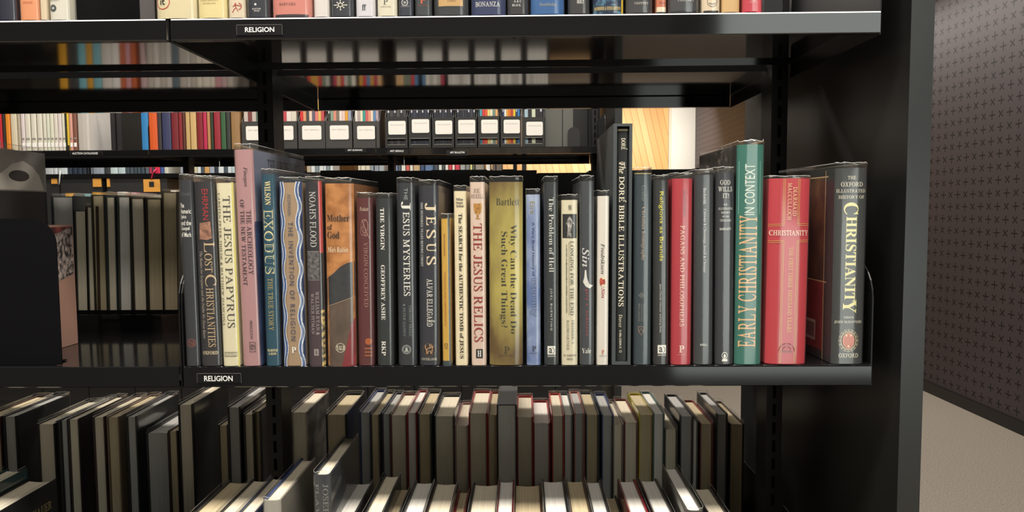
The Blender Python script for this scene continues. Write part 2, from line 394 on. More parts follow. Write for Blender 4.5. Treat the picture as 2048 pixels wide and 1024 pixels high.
# ------------------------------------------------------------------ steel shelving
LIP = .0275; SP = .4507; DEP = .30; BACK = .657
def shelf(x0, x1, z, yf, yb, label, group, brackets=True, lipback=.026):
    """cantilever shelf: folded tray and two end brackets; yf is the aisle edge"""
    root = empty('shelf', ((x0 + x1) / 2, yf, z), label, 'shelf', group)
    sg = 1 if yb > yf else -1; D = abs(yb - yf); hw = (x1 - x0) / 2
    Y = lambda v: sg * v
    mb = MB(); r = .0022; t = .0012
    pr = [(D, -.007), (D, lipback), (D - .0015, lipback), (D - .0015, 0), (r, 0), (r * .3, -r * .3), (0, -r), (0, -LIP + .001), (.001, -LIP), (.012, -LIP), (.012, -LIP + t), (.0014, -LIP + t), (.0014, -.003), (.003, -t), (D - .0015, -t), (D - .0015, -.007)]
    mb.prism([(Y(a), b) for a, b in pr], 'x', -hw, hw, STEEL); mb.build('tray', root)
    if brackets:
        for s in (-1, 1):
            b = MB(); top = .134; R = .05
            q = [(.004, -LIP - .001)] + [(.004 + R - R * math.cos(a), top - R + R * math.sin(a)) for a in [math.pi / 2 * i / 6 for i in range(7)]] + [(D + .005, top), (D + .005, -LIP - .001)]
            xa = s * (hw + .0008); b.prism([(Y(u), v) for u, v in q], 'x', xa, xa + s * .0018, STEEL2); b.build('side_bracket', root)
    return root
def upright(parent, x0, x1, y0, y1, z0, z1):
    mb = MB(); mb.box((x0, y0, z0), (x1, y1, z1), STEEL2)
    z = z0 + .02
    while z < z1:
        mb.box(((x0 + x1) / 2 - .0028, y0 - .0003, z), ((x0 + x1) / 2 + .0028, y0 + .001, z + .021), SLOT); z += .032
    mb.build('upright', parent)
G1 = 'shelves of the front shelving run'
fr = empty('shelving_frame', (.45, .33, FLOOR), 'black steel frame of the nearest shelving run with slotted uprights and tall end panel', 'shelving frame')
for xc in (.009 - .45, .883 - .45, -.896 - .45):
    upright(fr, xc - .0135, xc + .0135, -.027, .025, 0, 1.05 - FLOOR)
mb = MB(); mb.box((.9355 - .45, -.335, 0), (.9645 - .45, BACK - .33 + .005, 1.05 - FLOOR), mat((27, 28, 27), .33, .8, 0, 'end_panel_paint')); mb.build('end_panel', fr)
mb = MB(); mb.box((-1.35, -.3, 0), (.48, BACK - .36, .08), STEEL2); mb.build('base_plinth', fr)
LV = {'upper': SP, 'middle': 0, 'lower': -SP}
for nm, z in LV.items():
    shelf(0, .9, z, 0, DEP, 'black steel %s shelf nearest the camera, right bay%s' % (nm, ', with the long row of religion books' if nm == 'middle' else ''), G1)
    shelf(-.908, -.007, z, 0, DEP, 'black steel %s shelf nearest the camera, left bay' % nm, G1)
    shelf(0, .9, z, BACK, BACK - DEP, 'black steel %s shelf, far side of the nearest run, right bay' % nm, G1)
    shelf(-.908, -.007, z, BACK, BACK - DEP, 'black steel %s shelf on the far side of the nearest run, left bay' % nm, G1)
def shelf_label(px0, px1, py0, py1, y, text, label, tx=None, frame=True, group='shelf labels'):
    a = UY(px0, py1, y); b = UY(px1, py0, y); mb = MB(); c = (a + b) / 2
    o = empty('shelf_label', (c.x, y, c.z), label, 'label', group); hw, hh = (b.x - a.x) / 2, (b.z - a.z) / 2
    mb.box((-hw, -.0008, -hh), (hw, 0, hh), mat((20, 20, 21), .3))
    if frame:
        g = mat((92, 92, 90), .4)
        mb.box((-hw, -.0012, hh - .0006), (hw, -.0006, hh), g); mb.box((hw - .0005, -.0012, -hh), (hw, -.0006, hh), g); mb.box((-hw, -.0012, hh * -.9), (-hw + .0004, -.0006, hh), g)
    t0 = UY(tx[0], tx[3], y); t1 = UY(tx[1], tx[2], y)
    flat_text(mb, text, 'SB', (t0.x - c.x, -.0014, t0.z - c.z), (t1.x - t0.x, 0, 0), (0, 0, t1.z - t0.z), mat((240, 240, 238), .5))
    mb.build('plate', o)
    return o
shelf_label(474, 565, 49, 71, -.0004, 'RELIGION', 'black RELIGION label on the front edge of the upper shelf', (491, 549, 54.5, 65))
shelf_label(395, 483, 746, 766, -.0004, 'RELIGION', 'black RELIGION label on the front edge of the middle shelf', (409.5, 466, 751, 762))

# ------------------------------------------------------------------ the long row on the middle shelf
GM = 'religion books on the middle shelf'
YB = .0015
def row_book(label, xt0, xt1, yt, xb0, xb1, col, z=0.0, yb=None, **k):
    yb = yb or 733
    b0 = UZ0(xb0, yb, z); b1 = UZ0(xb1, yb, z); t0 = UY(xt0, yt, YB); t1 = UY(xt1, yt, YB)
    xc, xt, zt = (b0 + b1) / 2, (t0.x + t1.x) / 2, (t0.z + t1.z) / 2
    h = math.hypot(xt - xc, zt - z); tilt = math.asin((xt - xc) / h)
    if abs(tilt) < .004: tilt = 0
    w = (b1 - b0) - .0024
    B = Book(label, (xc, YB, z + .0006 + w / 2 * abs(math.sin(tilt))), w, h - .0006, k.pop('d', min(.17, h * .66)), col, tilt=tilt, group=k.pop('group', GM), **k)
    B.pxm = (xb0 + xb1) / 2
    return B
def UZ0(px, py, z):
    """x of image column px on the spine plane at shelf height z"""
    lo, hi = 0, 1024
    for _ in range(40):
        mid = (lo + hi) / 2
        if UY(px, mid, YB).z > z: lo = mid
        else: hi = mid
    return UY(px, lo, YB).x
CR = (232, 224, 200); WH = (238, 236, 228)
def cloth(c): return mat(c, .45)

# slate, white lines of title
b = row_book('slim slate book at the left end of the religion row, white horizontal title', 355, 384, 360, 371, 400, (46, 49, 55), d=.155)
b.T('acDonald', 'S', .05, .85, 384, 391, (96, 96, 98), 'h')
for i, s in enumerate(('The', 'Homeric', 'Epics', 'and the', 'Gospel', 'of Mark')):
    b.T(s, 'SB', .0, (.36, .86, .5, .84, .72, .84)[i], 406 + 11.7 * i, 415.5 + 11.7 * i, WH, 'h')
b.C(.5, 686, .0055, (170, 92, 76), .0049); b.T('YAB', 'R', .3, .7, 682, 690, (170, 92, 76), 'h'); b.build()
# dark, brown picture and cream title
b = row_book('dark book titled LOST CHRISTIANITIES with a small brown picture on its spine', 384, 427, 363, 401, 443, (44, 43, 48), d=.16)
b.T('EHRMAN', 'S', .42, .72, 378, 440, (176, 44, 48))
b.P([(.2, 478), (.24, 446), (.78, 443), (.82, 470), (.86, 476), (.6, 480)], noisy('brown_papyrus', (112, 74, 58), (186, 134, 108), (120, 50, 160), .6))
b.T('L', 'RT', .42, .92, 484, 504, (206, 180, 140)); b.T('OST', 'RT', .42, .8, 507, 545, (206, 180, 140)); b.T('C', 'RT', .4, .94, 549, 573, (206, 180, 140)); b.T('HRISTIANITIES', 'RT', .42, .8, 576, 694, (206, 180, 140))
b.T('The Battles for Scripture and the Faiths We Never Knew', 'I', .12, .32, 502, 677, (176, 166, 150)); b.T('OXFORD', 'RB', .1, .88, 702, 709, (220, 206, 170), 'h'); b.build()
# cream
b = row_book('cream book titled THE JESUS PAPYRUS', 428, 466, 366, 444, 480, (228, 220, 188), d=.16)
b.R(.93, 1, 364, 733, (232, 226, 130)); b.T('THE JESUS PAPYRUS', 'RT', .4, .84, 392, 656, (70, 68, 62)); b.T("CARSTEN PETER THIEDE & MATTHEW D'ANCONA", 'RT', .08, .25, 386, 652, (72, 70, 66))
b.frame(.12, .9, 704, 713, (120, 116, 104)); b.T('WEIDENFELD', 'R', .18, .84, 705.5, 708, (110, 106, 96), 'h'); b.T('& NICOLSON', 'R', .18, .84, 709.5, 712, (110, 106, 96), 'h'); b.build()
# pink, the tall one
bl = cloth((122, 130, 152))
b = row_book('tall dusty pink book with a grey-blue front cover, standing above its neighbours', 463, 507, 299, 484, 524, (182, 140, 142), d=.222, sides=(cloth((182, 140, 142)), bl), extra=.007)
dk = (58, 42, 52)
b.T('Finegan', 'I', .45, .7, 334, 373, dk); b.T('THE ARCHEOLOGY', 'R', .55, .8, 421, 549, dk); b.T('OF THE NEW TESTAMENT', 'R', .22, .45, 399, 571, dk); b.T('PRINCETON', 'R', .48, .62, 641, 678, dk)
b.frame(.42, .74, 684, 704, dk); b.C(.58, 694, .0035, dk, .003); b.T('P', 'R', .5, .66, 690, 698, dk, 'h')
b.ST(1, 'THE ARCHEOLOGY', 'R', .054, .2, .257, .2745, (34, 36, 44)); b.S(1, [(.0, 0), (.2, 0), (.2, .19), (.0, .19)], noisy('blue_picture', (60, 84, 130), (30, 42, 76), (30, 30, 30), .5)); b.build()
# teal
b = row_book('teal book titled EXODUS in cream capitals', 516, 552, 349, 531, 561, (30, 76, 96), d=.165, sides=(cloth((30, 76, 96)), cloth((44, 62, 86))))
cy = (232, 218, 162)
b.T('WILSON', 'RB', .24, .68, 362, 410, cy); b.T('EXODUS', 'RB', .1, .82, 419, 548, cy); b.T('EXODUS', 'RT', .16, .76, 421, 546, (52, 100, 116)); b.T('THE TRUE STORY', 'R', .28, .66, 556, 661, (176, 160, 104)); b.T('HARPER', 'RB', .12, .88, 698, 703, cy, 'h'); b.T('& ROW', 'RB', .2, .8, 705, 710, cy, 'h'); b.build()
# waves
b = row_book('tan book edged with wavy blue and white bands', 554, 604, 365, 565, 613, (168, 142, 114), d=.165, pg=2, rough=.5)
def wave(a, amp, ph): return [(a + amp * math.sin((y - 365) / 63 * 6.2832 + ph), y) for y in range(363, 734, 5)] + [(a, 733.5)]
blu = (66, 96, 150)
wl = wave(.2, .05, 0); wr = wave(.78, .06, 3.1)
for p in range(len(wl) - 1):
    (a, y), (a2, y2) = wl[p], wl[p + 1]; b.P([(0, y2), (a2, y2), (a, y), (0, y)], blu)
    (a, y), (a2, y2) = wr[p], wr[p + 1]; b.P([(a2, y2), (1, y2), (1, y), (a, y)], blu)
dn = (44, 66, 116)
for p in range(len(wl) - 1):
    (a, y), (a2, y2) = wr[p], wr[p + 1]; b.P([(a2 + .13, y2), (1, y2), (1, y), (a + .13, y)], dn)
for wv, dx in ((wl, 0), (wl, -.13), (wr, 0), (wr, .13)): b.strip([(max(.01, a + dx), y) for a, y in wv], .0011, (236, 238, 240))
b.T('ASSMANN', 'SP', .38, .53, 388, 430, (74, 86, 112)); b.T('THE INVENTION OF RELIGION', 'SP', .38, .6, 444, 681, (46, 58, 92)); b.T('P', 'RB', .4, .6, 694, 706, WH, 'h'); b.build()
# Noah
b = row_book("dark purple-brown book titled NOAH'S FLOOD with a red and gold right edge", 604, 646, 364, 617, 652, (42, 40, 46), d=.165)
b.R(0, .78, 560, 733, (70, 54, 62)); b.R(0, .78, 504, 559, noisy('grey_engraving', (58, 56, 60), (120, 116, 116), (260, 100, 240), .6, 5)); b.strip([(0, 503), (.78, 503)], .0006, (170, 166, 164)); b.strip([(0, 560), (.78, 560)], .0006, (150, 146, 144))
b.R(.82, 1, 362, 506, (186, 62, 58)); b.R(.82, 1, 506, 620, (34, 32, 34)); b.R(.82, 1, 620, 733, noisy('gilt_relief', (52, 44, 30), (206, 178, 104), (220, 60, 200), .45, 5, .42, .6))
b.T("NOAH'S FLOOD", 'RT', .26, .66, 383, 494, (214, 212, 208)); b.T('WILLIAM RYAN &', 'RT', .5, .72, 583, 670, (178, 168, 170)); b.T('WALTER PITMAN', 'RT', .2, .4, 587, 668, (178, 168, 170))
b.R(.34, .62, 698, 711, (170, 160, 158)); b.T('R', 'RB', .4, .56, 700, 709, (70, 54, 62), 'h'); b.build()
# orange
org = noisy('orange_fresco', (158, 98, 44), (206, 142, 82), (50, 50, 60), .5, 5)
b = row_book('thick orange and grey-brown book titled Mother of God', 645, 709, 367, 653, 713, (184, 118, 60), d=.163, cover_mat=org, sides=(org, cloth((140, 92, 52))), sag=.1)
b.P([(0, 614), (.25, 609), (.6, 602), (1, 594), (1, 733), (0, 733)], noisy('grey_brown_fresco', (82, 66, 56), (104, 86, 74), (60, 60, 30), .5))
b.P([(0, 558), (.12, 553), (.3, 545), (.5, 534), (.75, 526), (1, 523), (1, 595), (.6, 603), (.25, 610), (0, 615)], noisy('slate_fresco', (42, 44, 48), (56, 58, 62), (60, 60, 60), .5))
b.strip([(0, 613.5), (.25, 608.5), (.6, 601.5), (1, 593.5)], .0008, (176, 146, 116)); b.P([(.52, 733), (.7, 690), (.86, 650), (1, 634), (1, 733)], noisy('red_fresco', (120, 34, 40), (146, 46, 52), (70, 70, 40), .5))
for s, a1, y0, y1 in (('Mother', .86, 429.5, 443), ('of', .25, 449, 460), ('God', .5, 463, 477)): b.T(s, 'RB', .06, a1, y0, y1, (48, 32, 28), 'h')
b.T('Miri Rubin', 'R', .07, .8, 494, 505, (240, 224, 192), 'h'); b.C(.48, 695.5, .0062, CR, .0056); b.T('YALB', 'RB', .34, .62, 691, 700, CR, 'h'); b.build()
# maroon
b = row_book('maroon book with an orange disc near the foot of its spine', 711, 745, 396, 716, 749, (92, 40, 42), d=.15)
pk = (176, 128, 118)
b.T('Foskett', 'I', .2, .78, 414, 422, (214, 190, 170), 'h')
for a, y, r, ry in ((.5, 452, .0045, .009), (.58, 456, .0035, .011), (.42, 462, .004, .006)): b.C(a, y, r, pk, r - .0004, ry=ry)
b.strip([(.35, 440), (.5, 452), (.6, 464), (.85, 477)], .0009, pk); b.T('VIRGIN CONCEIVED', 'RT', .44, .7, 485, 614, pk)
b.C(.68, 683, .0045, (176, 92, 44)); [b.R(.4, .92, y, y + 4, (150, 84, 52)) for y in (695, 702, 709)]; b.build()
# RKP
b = row_book('dark green-black book with bold white spine capitals, shorter than the maroon book beside it', 748, 786, 397, 754, 788, (37, 43, 45), d=.15)
for s, y0, y1 in (('THE VIRGIN', 416, 500), ('GEOFFREY ASHE', 530, 640), ('RKP', 682, 711)): b.T(s, 'RB', .27, .53, y0, y1, WH)
b.build()
b = row_book('charcoal book titled THE JESUS MYSTERIES', 789, 832, 366, 796, 834, (40, 44, 52), d=.165)
b.T('THE', 'ST', .42, .62, 376, 400, (190, 196, 198)); b.T('J', 'R', .24, .78, 403, 421, WH); b.T('ESUS MYSTERIES', 'R', .34, .72, 424, 592, WH); b.T('TIMOTHY FREKE', 'RT', .62, .76, 610, 673, (140, 150, 148)); b.T('& PETER GANDY', 'RT', .28, .42, 608, 673, (140, 150, 148))
b.C(.46, 699, .006, (190, 196, 192), .0053); b.C(.46, 699, .0044, (150, 158, 154), .0036); b.C(.46, 697.5, .0016, (190, 196, 192)); b.P([(.34, 703), (.58, 703), (.5, 699), (.42, 699)], (190, 196, 192)); b.build()
b = row_book('blue-black book titled JESUS in spaced cream capitals, round brown emblem at the foot', 835, 879, 371, 838, 880, (42, 44, 54), d=.17, sides=(cloth((42, 44, 54)), cloth((84, 70, 64))))
for i, s in enumerate('JESUS'): b.T(s, 'R', (.3 if s == 'J' else .38), .86, 406 + 26.6 * i, 424 + 26.6 * i, (232, 214, 182))
b.T('ONE HUNDRED YEARS BEFORE CHRIST', 'R', .08, .2, 405, 533, (226, 226, 220)); b.T('ALVAR ELLEGARD', 'R', .38, .68, 558, 653, WH); b.C(.74, 642.5, .0011, WH, .0006)
b.C(.5, 699.5, .0088, (110, 90, 76), .0083); b.C(.5, 699.5, .008, (44, 34, 32))
for q in ([(.36, 707), (.36, 701), (.42, 696), (.55, 696), (.62, 692), (.66, 698), (.62, 707), (.57, 707), (.57, 702), (.44, 702), (.42, 707)],): b.strip(q + q[:1], .0008, (226, 178, 130))
b.strip([(.36, 701), (.28, 695), (.32, 690)], .0008, (226, 178, 130)); b.strip([(.55, 696), (.5, 688), (.6, 690), (.7, 695)], .0008, (226, 178, 130)); b.T('OVERLOOK', 'R', .1, .9, 715.5, 720.5, (214, 206, 190), 'h'); b.build()
b = row_book('slim yellow book with a dark blue-grey right edge, shortest of the row', 881, 902, 438, 884, 905, (210, 166, 70), d=.13, pg=0)
b.R(.72, 1, 436, 733, (52, 64, 68)); b.R(.68, .74, 436, 722, (236, 214, 150)); b.R(0, 1, 721.5, 733, (54, 66, 72)); b.T('ROUGHGARDEN', 'S', .25, .44, 468, 512, (140, 84, 34)); b.T('EVOLUTION AND CHRISTIAN FAITH', 'S', .26, .46, 545, 652, (178, 98, 38)); b.C(.4, 690, .0024, (60, 50, 40), .0018); b.T('ISLAND', 'SB', .25, .6, 695, 697.5, (60, 50, 40), 'h'); b.build()
b = row_book('cream book with black spine title beginning The SEARCH', 904, 934, 382, 910, 937, (236, 222, 188), d=.15, sag=.1)
bk = (28, 26, 26)
for i, s in enumerate(('William', 'Steuart', 'McBirnie')): b.T(s, 'RB', .18, (.76, .76, .84)[i], 396 + 6.6 * i, 401.4 + 6.6 * i, bk, 'h')
b.T('The SEARCH for the AUTHENTIC TOMB of JESUS', 'RB', .32, .68, 427, 717, bk); b.build()
b = row_book('beige book titled THE JESUS RELICS with a gold chalice', 937, 971, 364, 942, 974, (222, 198, 182), d=.165, sag=.1)
b.T('JOE', 'R', .24, .66, 377, 386, (126, 104, 92), 'h'); b.T('NICKELL', 'R', .04, .92, 388.5, 396.5, (126, 104, 92), 'h')
gd = noisy('gold_chalice', (150, 96, 34), (214, 164, 84), (300, 100, 300), .4)
b.P([(.22, 407), (.8, 407), (.78, 420), (.7, 426), (.58, 429), (.56, 434), (.68, 438), (.36, 438), (.46, 434), (.44, 429), (.32, 426), (.24, 420)], gd)
b.T('THE JESUS RELICS', 'R', .18, .82, 447, 684, (150, 40, 36)); b.R(.3, .78, 698, 716, (34, 32, 34)); b.T('H', 'RB', .4, .68, 701, 713, WH, 'h'); b.build()
# gold
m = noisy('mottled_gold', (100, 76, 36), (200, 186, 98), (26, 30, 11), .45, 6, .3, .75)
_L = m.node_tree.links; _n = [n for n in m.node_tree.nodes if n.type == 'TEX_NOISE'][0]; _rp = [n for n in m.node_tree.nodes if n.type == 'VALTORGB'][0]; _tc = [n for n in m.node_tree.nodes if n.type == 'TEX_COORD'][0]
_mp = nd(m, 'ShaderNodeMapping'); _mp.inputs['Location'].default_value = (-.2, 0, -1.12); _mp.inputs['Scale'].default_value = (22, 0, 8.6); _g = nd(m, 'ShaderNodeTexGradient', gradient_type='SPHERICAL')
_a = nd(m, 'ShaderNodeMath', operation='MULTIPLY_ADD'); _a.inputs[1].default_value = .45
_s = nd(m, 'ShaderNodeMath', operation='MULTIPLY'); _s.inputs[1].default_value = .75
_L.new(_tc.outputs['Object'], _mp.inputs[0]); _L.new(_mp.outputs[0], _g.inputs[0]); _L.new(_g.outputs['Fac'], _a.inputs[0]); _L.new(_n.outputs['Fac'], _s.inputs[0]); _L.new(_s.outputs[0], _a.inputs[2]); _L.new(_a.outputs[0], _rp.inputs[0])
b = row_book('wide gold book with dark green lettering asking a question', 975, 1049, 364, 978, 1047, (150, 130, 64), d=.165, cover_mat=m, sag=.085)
dg = (48, 50, 30)
b.T('Bartlett', 'R', .2, .9, 396.5, 410.5, dg, 'h'); b.T('Why Can the Dead Do', 'R', .58, .82, 449, 667, dg); b.T('Such Great Things?', 'R', .3, .54, 463, 655, dg); b.T('P', 'RT', .44, .6, 693, 707, (60, 54, 30), 'h'); b.T('PRINCETON', 'R', .3, .72, 709, 712.5, (84, 74, 40), 'h'); b.build()
# sky
m = noisy('cloudy_sky_cover', (96, 118, 170), (190, 202, 222), (30, 30, 16), .45, 5, .4, .75)
b = row_book('pale sky-blue book with clouds on its spine', 1050, 1084, 389, 1052, 1083, (130, 150, 190), d=.15, cover_mat=m, pg=2)
b.T('Eire', 'S', .28, .62, 403, 428, (150, 140, 84)); b.T('A Very Brief History of', 'S', .36, .6, 444, 552, (34, 44, 92)); b.T('Eternity', 'SB', .2, .84, 557, 633, (60, 72, 110)); b.T('Eternity', 'ST', .22, .82, 558, 632, (140, 158, 198)); b.T('P', 'RB', .38, .68, 692, 703, (52, 58, 88), 'h'); b.T('PRINCETON', 'R', .2, .84, 705, 708, (52, 58, 88), 'h'); b.build()
def ashgate(b, y0, y1, a0, a1):
    b.R(a0, a1, y0, y1, WH); b.T('a', 'SB', a0 + .1, a0 + (a1 - a0) * .6, y0 + 4, y1 - 2.5, (34, 38, 40), 'h'); b.C(a0 + (a1 - a0) * .42, (y0 + y1) / 2 + 1, .0052, (34, 38, 40), .0044, a0=-1, a1=1.1)
    b.T('ASHGATE', 'S', a0, a1, y1 + 1.5, y1 + 5, WH, 'h')
b = row_book('dark grey book titled The Problem of Hell', 1086, 1119, 364, 1088, 1118, (38, 44, 48), d=.16)
b.T('The Problem of Hell', 'R', .34, .7, 395, 544, (222, 222, 216)); b.T('JOEL BUENTING', 'SP', .38, .58, 577, 661, (214, 214, 210)); ashgate(b, 692, 709, .2, .8); b.build()
b = row_book('cream book with a small black-and-white photograph at the top of its spine', 1122, 1158, 400, 1122, 1157, (222, 214, 186), d=.145, sag=.1)
gr = (96, 94, 86)
b.R(.06, .95, 428, 476, (22, 22, 22)); b.P([(.35, 474), (.38, 452), (.3, 446), (.2, 452), (.42, 436), (.5, 432), (.6, 436), (.84, 450), (.66, 446), (.62, 456), (.64, 474)], noisy('pale_figure', (70, 68, 66), (200, 196, 190), (300, 100, 200), .5)); b.R(.62, .68, 455, 476, (22, 22, 22))
b.T('MM', 'RB', .42, .62, 410, 420, bk, 'h'); b.T('LONGING FOR THE END', 'RT', .52, .78, 482, 630, gr); b.strip([(.46, 484), (.46, 630)], .0004, gr); b.T('A HISTORY OF MILLENNIALISM IN WESTERN CIVILISATION', 'SB', .26, .35, 489, 625, (60, 58, 54))
b.T('FREDERIC J.', 'RT', .62, .78, 640, 688, gr); b.T('BAUMGARTNER', 'RT', .3, .46, 640, 700, gr); b.T("ST. MARTIN'S", 'RB', .1, .9, 708.5, 712.5, (70, 68, 62), 'h'); b.T('PRESS', 'RB', .3, .7, 716, 719.5, (70, 68, 62), 'h'); b.build()
b = row_book('tall grey book with a white curved flash and pinkish red name', 1160, 1191, 362, 1159, 1189, (60, 64, 70), d=.165)
b.T('Sin', 'I', .14, .66, 496, 534, (222, 222, 222)); b.P([(.34, 540), (.44, 540), (.5, 556), (.66, 568), (.98, 571), (.7, 577), (.4, 573), (.2, 564), (.3, 554)], (226, 224, 218)); b.T('gary a. anderson', 'SP', .36, .62, 578, 671, (186, 70, 84)); b.T('Yale', 'R', .12, .8, 696.5, 706.5, WH, 'h'); b.build()
b = row_book('slim white book with a red apple core on its spine', 1193, 1221, 392, 1192, 1218, (226, 220, 210), d=.145, sag=.1)
b.T('Fredriksen', 'I', .3, .64, 487, 548, bk); b.T('Sin', 'I', .36, .68, 576, 596, (172, 44, 56)); red = noisy('apple_skin', (150, 34, 34), (206, 96, 70), (200, 60, 200), .35)
b.P([(.28, 555), (.75, 553), (.64, 560), (.62, 566), (.74, 574), (.3, 573), (.42, 566), (.42, 560)], (236, 224, 190)); b.P([(.2, 558), (.34, 555), (.5, 559), (.64, 558), (.72, 563), (.66, 570), (.5, 568), (.3, 572), (.2, 566)], red); b.T('P', 'RB', .4, .64, 700, 708.5, (200, 110, 76), 'h'); b.T('PRINCETON', 'R', .2, .86, 710.5, 713, (110, 100, 96), 'h'); b.build()
# slipcase
y0s, y1s = UZ0(1223, 729, 0), UZ0(1262, 729, 0); top = UY(1244, 247, YB).z; wc = y1s - y0s - .0012
root = empty('slipcase', ((y0s + y1s) / 2, YB, .0006), 'tall dark grey slipcase rising well above the other books', 'slipcase')
root.rotation_euler = (0, .004, 0)
mb = MB(); th = .0034; dd = .205; gm = mat((66, 72, 74), .5); hw = wc / 2; zc = top - .0006
mb.box((-hw, 0, 0), (-hw + th * 1.35, dd, zc), gm); mb.box((hw - th * 1.1, 0, 0), (hw, dd, zc), gm); mb.box((-hw + th * 1.35, 0, zc - th), (hw - th * 1.1, dd, zc), gm); mb.box((-hw + th * 1.35, 0, 0), (hw - th * 1.1, dd, th), gm); mb.box((-hw + th * 1.35, dd - th, th), (hw - th * 1.1, dd, zc - th), gm)
mb.build('case', root)
wi = wc - th * 2.45 - .0012
b = Book('tall dark book of BIBLE ILLUSTRATIONS inside the grey slipcase', ((y0s + y1s) / 2 + .0006, .006, .0006 + th + .0004), wi, zc - 2 * th - .004, .19, (40, 42, 42), group=GM, sag=.04, jacket=False, rough=.3, tilt=.004)
b.pxm = 1245
b.T('DORE', 'R', .36, .72, 276, 299, CR); b.strip([(.8, 297), (.9, 299)], .0008, CR); b.T('The', 'I', .18, .74, 324, 347, CR); b.C(.42, 327, .0022, CR, .0017); b.T('DORE BIBLE ILLUSTRATIONS', 'R', .2, .66, 353, 613, CR); b.strip([(.72, 401), (.84, 404)], .001, CR)
b.T('Dover', 'R', .24, .56, 629, 655, (206, 200, 176)); b.T('0-486-23004-X', 'SB', .3, .5, 660, 697, (206, 200, 176)); b.C(.42, 702.5, .0016, (206, 200, 176), .0011); b.R(0, 1, 258, 262, (150, 140, 112)); b.build()
b = row_book('dark blue-grey cloth book beside the slipcase, faint tan title', 1266, 1306, 346, 1266, 1303, (46, 60, 68), d=.165, pg=3)
b.T('Grabar', 'R', .4, .64, 371, 403, (112, 124, 124)); b.T('Christian Iconography', 'R', .38, .62, 414, 521, (184, 162, 142))
pg_ = (150, 150, 140)
for dx, dy in ((-.1, 0), (.1, 0), (0, -3.4), (0, 3.4)): b.C(.42 + dx, 590.5 + dy, .0014, pg_, .001)
b.T('PRINCETON', 'R', .54, .64, 607, 644, (130, 132, 126)); b.T('BOLLINGEN', 'R', .24, .34, 607, 643, (130, 132, 126)); b.strip([(.44, 607), (.44, 643)], .0003, pg_)
b.strip([(.26, 653), (.58, 653), (.58, 662), (.42, 670), (.26, 662), (.26, 653)], .0006, (170, 140, 120)); b.strip([(.28, 664), (.42, 656), (.56, 664)], .0006, (170, 140, 120)); b.R(0, 1, 346, 348, (176, 160, 100)); b.build()
b = row_book('black book titled Religions as Brands in yellow', 1307, 1338, 361, 1306, 1338, (36, 38, 40), d=.16)
b.T('Religions as Brands', 'S', .32, .66, 383, 522, (222, 216, 52)); b.T('Jean-Claude Usunier and Jorg Stolz', 'S', .36, .52, 568, 665, (206, 206, 200)); ashgate(b, 690, 707, .26, .86); b.build()
b = row_book('red book titled PAGANS AND PHILOSOPHERS', 1343, 1387, 357, 1341, 1384, (180, 52, 64), d=.165)
b.T('MARENBON', 'R', .52, .66, 380, 434, (120, 30, 42)); b.T('PAGANS AND PHILOSOPHERS', 'R', .4, .62, 451, 653, (236, 196, 176)); b.T('P', 'RB', .38, .64, 691, 705, (240, 206, 190), 'h'); b.T('PRINCETON', 'R', .3, .7, 708, 710.5, (220, 150, 140), 'h'); b.build()
b = row_book('dark grey book with thin silver italic title, right of the red PAGANS book', 1389, 1429, 350, 1387, 1427, (52, 56, 60), d=.165)
b.T('Beckwith', 'R', .44, .6, 376, 408, (208, 208, 204)); b.T('Calendar & Chronology, Jewish & Christian', 'I', .42, .62, 418, 545, (200, 200, 196)); b.T('BRILL', 'RB', .3, .72, 687.5, 691.5, (206, 206, 200), 'h'); b.build()
b = row_book('dark blue-grey book titled GOD WILLS IT! across the spine', 1431, 1471, 345, 1430, 1468, (44, 46, 54), d=.165)
for s, a0, a1, y0, y1, f in (('GOD', .2, .78, 360, 369.5, 'R'), ('WILLS', .1, .9, 373.5, 383, 'R'), ('IT!', .34, .7, 387, 396, 'R'), ('AN', .4, .6, 407, 411, 'R'), ('ILLUSTRATED', .12, .92, 415, 419.5, 'R'), ('HISTORY', .26, .78, 423, 427.5, 'R'), ('OF THE', .32, .72, 431, 435, 'R'), ('CRUSADES', .2, .84, 438.5, 443, 'R'), ('BARTLETT', .18, .84, 455.5, 460, 'RB')): b.T(s, f, a0, a1, y0, y1, (222, 222, 214), 'h')
b.C(.5, 711, .0038, WH, .0031, ry=.0046); b.C(.5, 712, .0014, WH, ry=.0026); b.R(.34, .66, 718, 722.5, WH); b.build()
b = row_book('tall teal-green book titled EARLY CHRISTIANITY IN CONTEXT', 1471, 1536, 289, 1468, 1524, (48, 112, 100), d=.2, sides=(cloth((40, 40, 42)), cloth((48, 112, 100))), sag=.1, extra=.005, jag=.0012, crumple=True)
sa = (228, 184, 132)
b.T('EARLY CHRISTIANITY', 'R', .1, .78, 431, 694, sa, 'u'); b.T('IN CONTEXT', 'S', .28, .66, 328, 430, (216, 228, 214), 'u'); b.strip([(.07, 322), (.07, 428)], .0005, (150, 190, 180)); b.strip([(.86, 322), (.86, 428)], .0005, (150, 190, 180)); b.build()
b = row_book('thick red book titled CHRISTIANITY crossed by gold lines', 1536, 1628, 357, 1530, 1614, (190, 54, 66), yb=727, d=.17, sides=(cloth((190, 54, 66)), cloth((190, 54, 66))), sag=.085, extra=.003)
gl = (208, 160, 76)
for a in (.33, .69):
    for da in (0, .035): b.strip([(a + da, 357), (a + da, 451 if a < .5 else 449)], .0006, gl); b.strip([(a + da, 481), (a + da, 727)], .0006, gl)
for y in (448, 451.5, 481, 484.5): b.strip([(0, y + 1), (.345, y)], .0006, gl); b.strip([(.70, y), (1, y - 1)], .0006, gl)
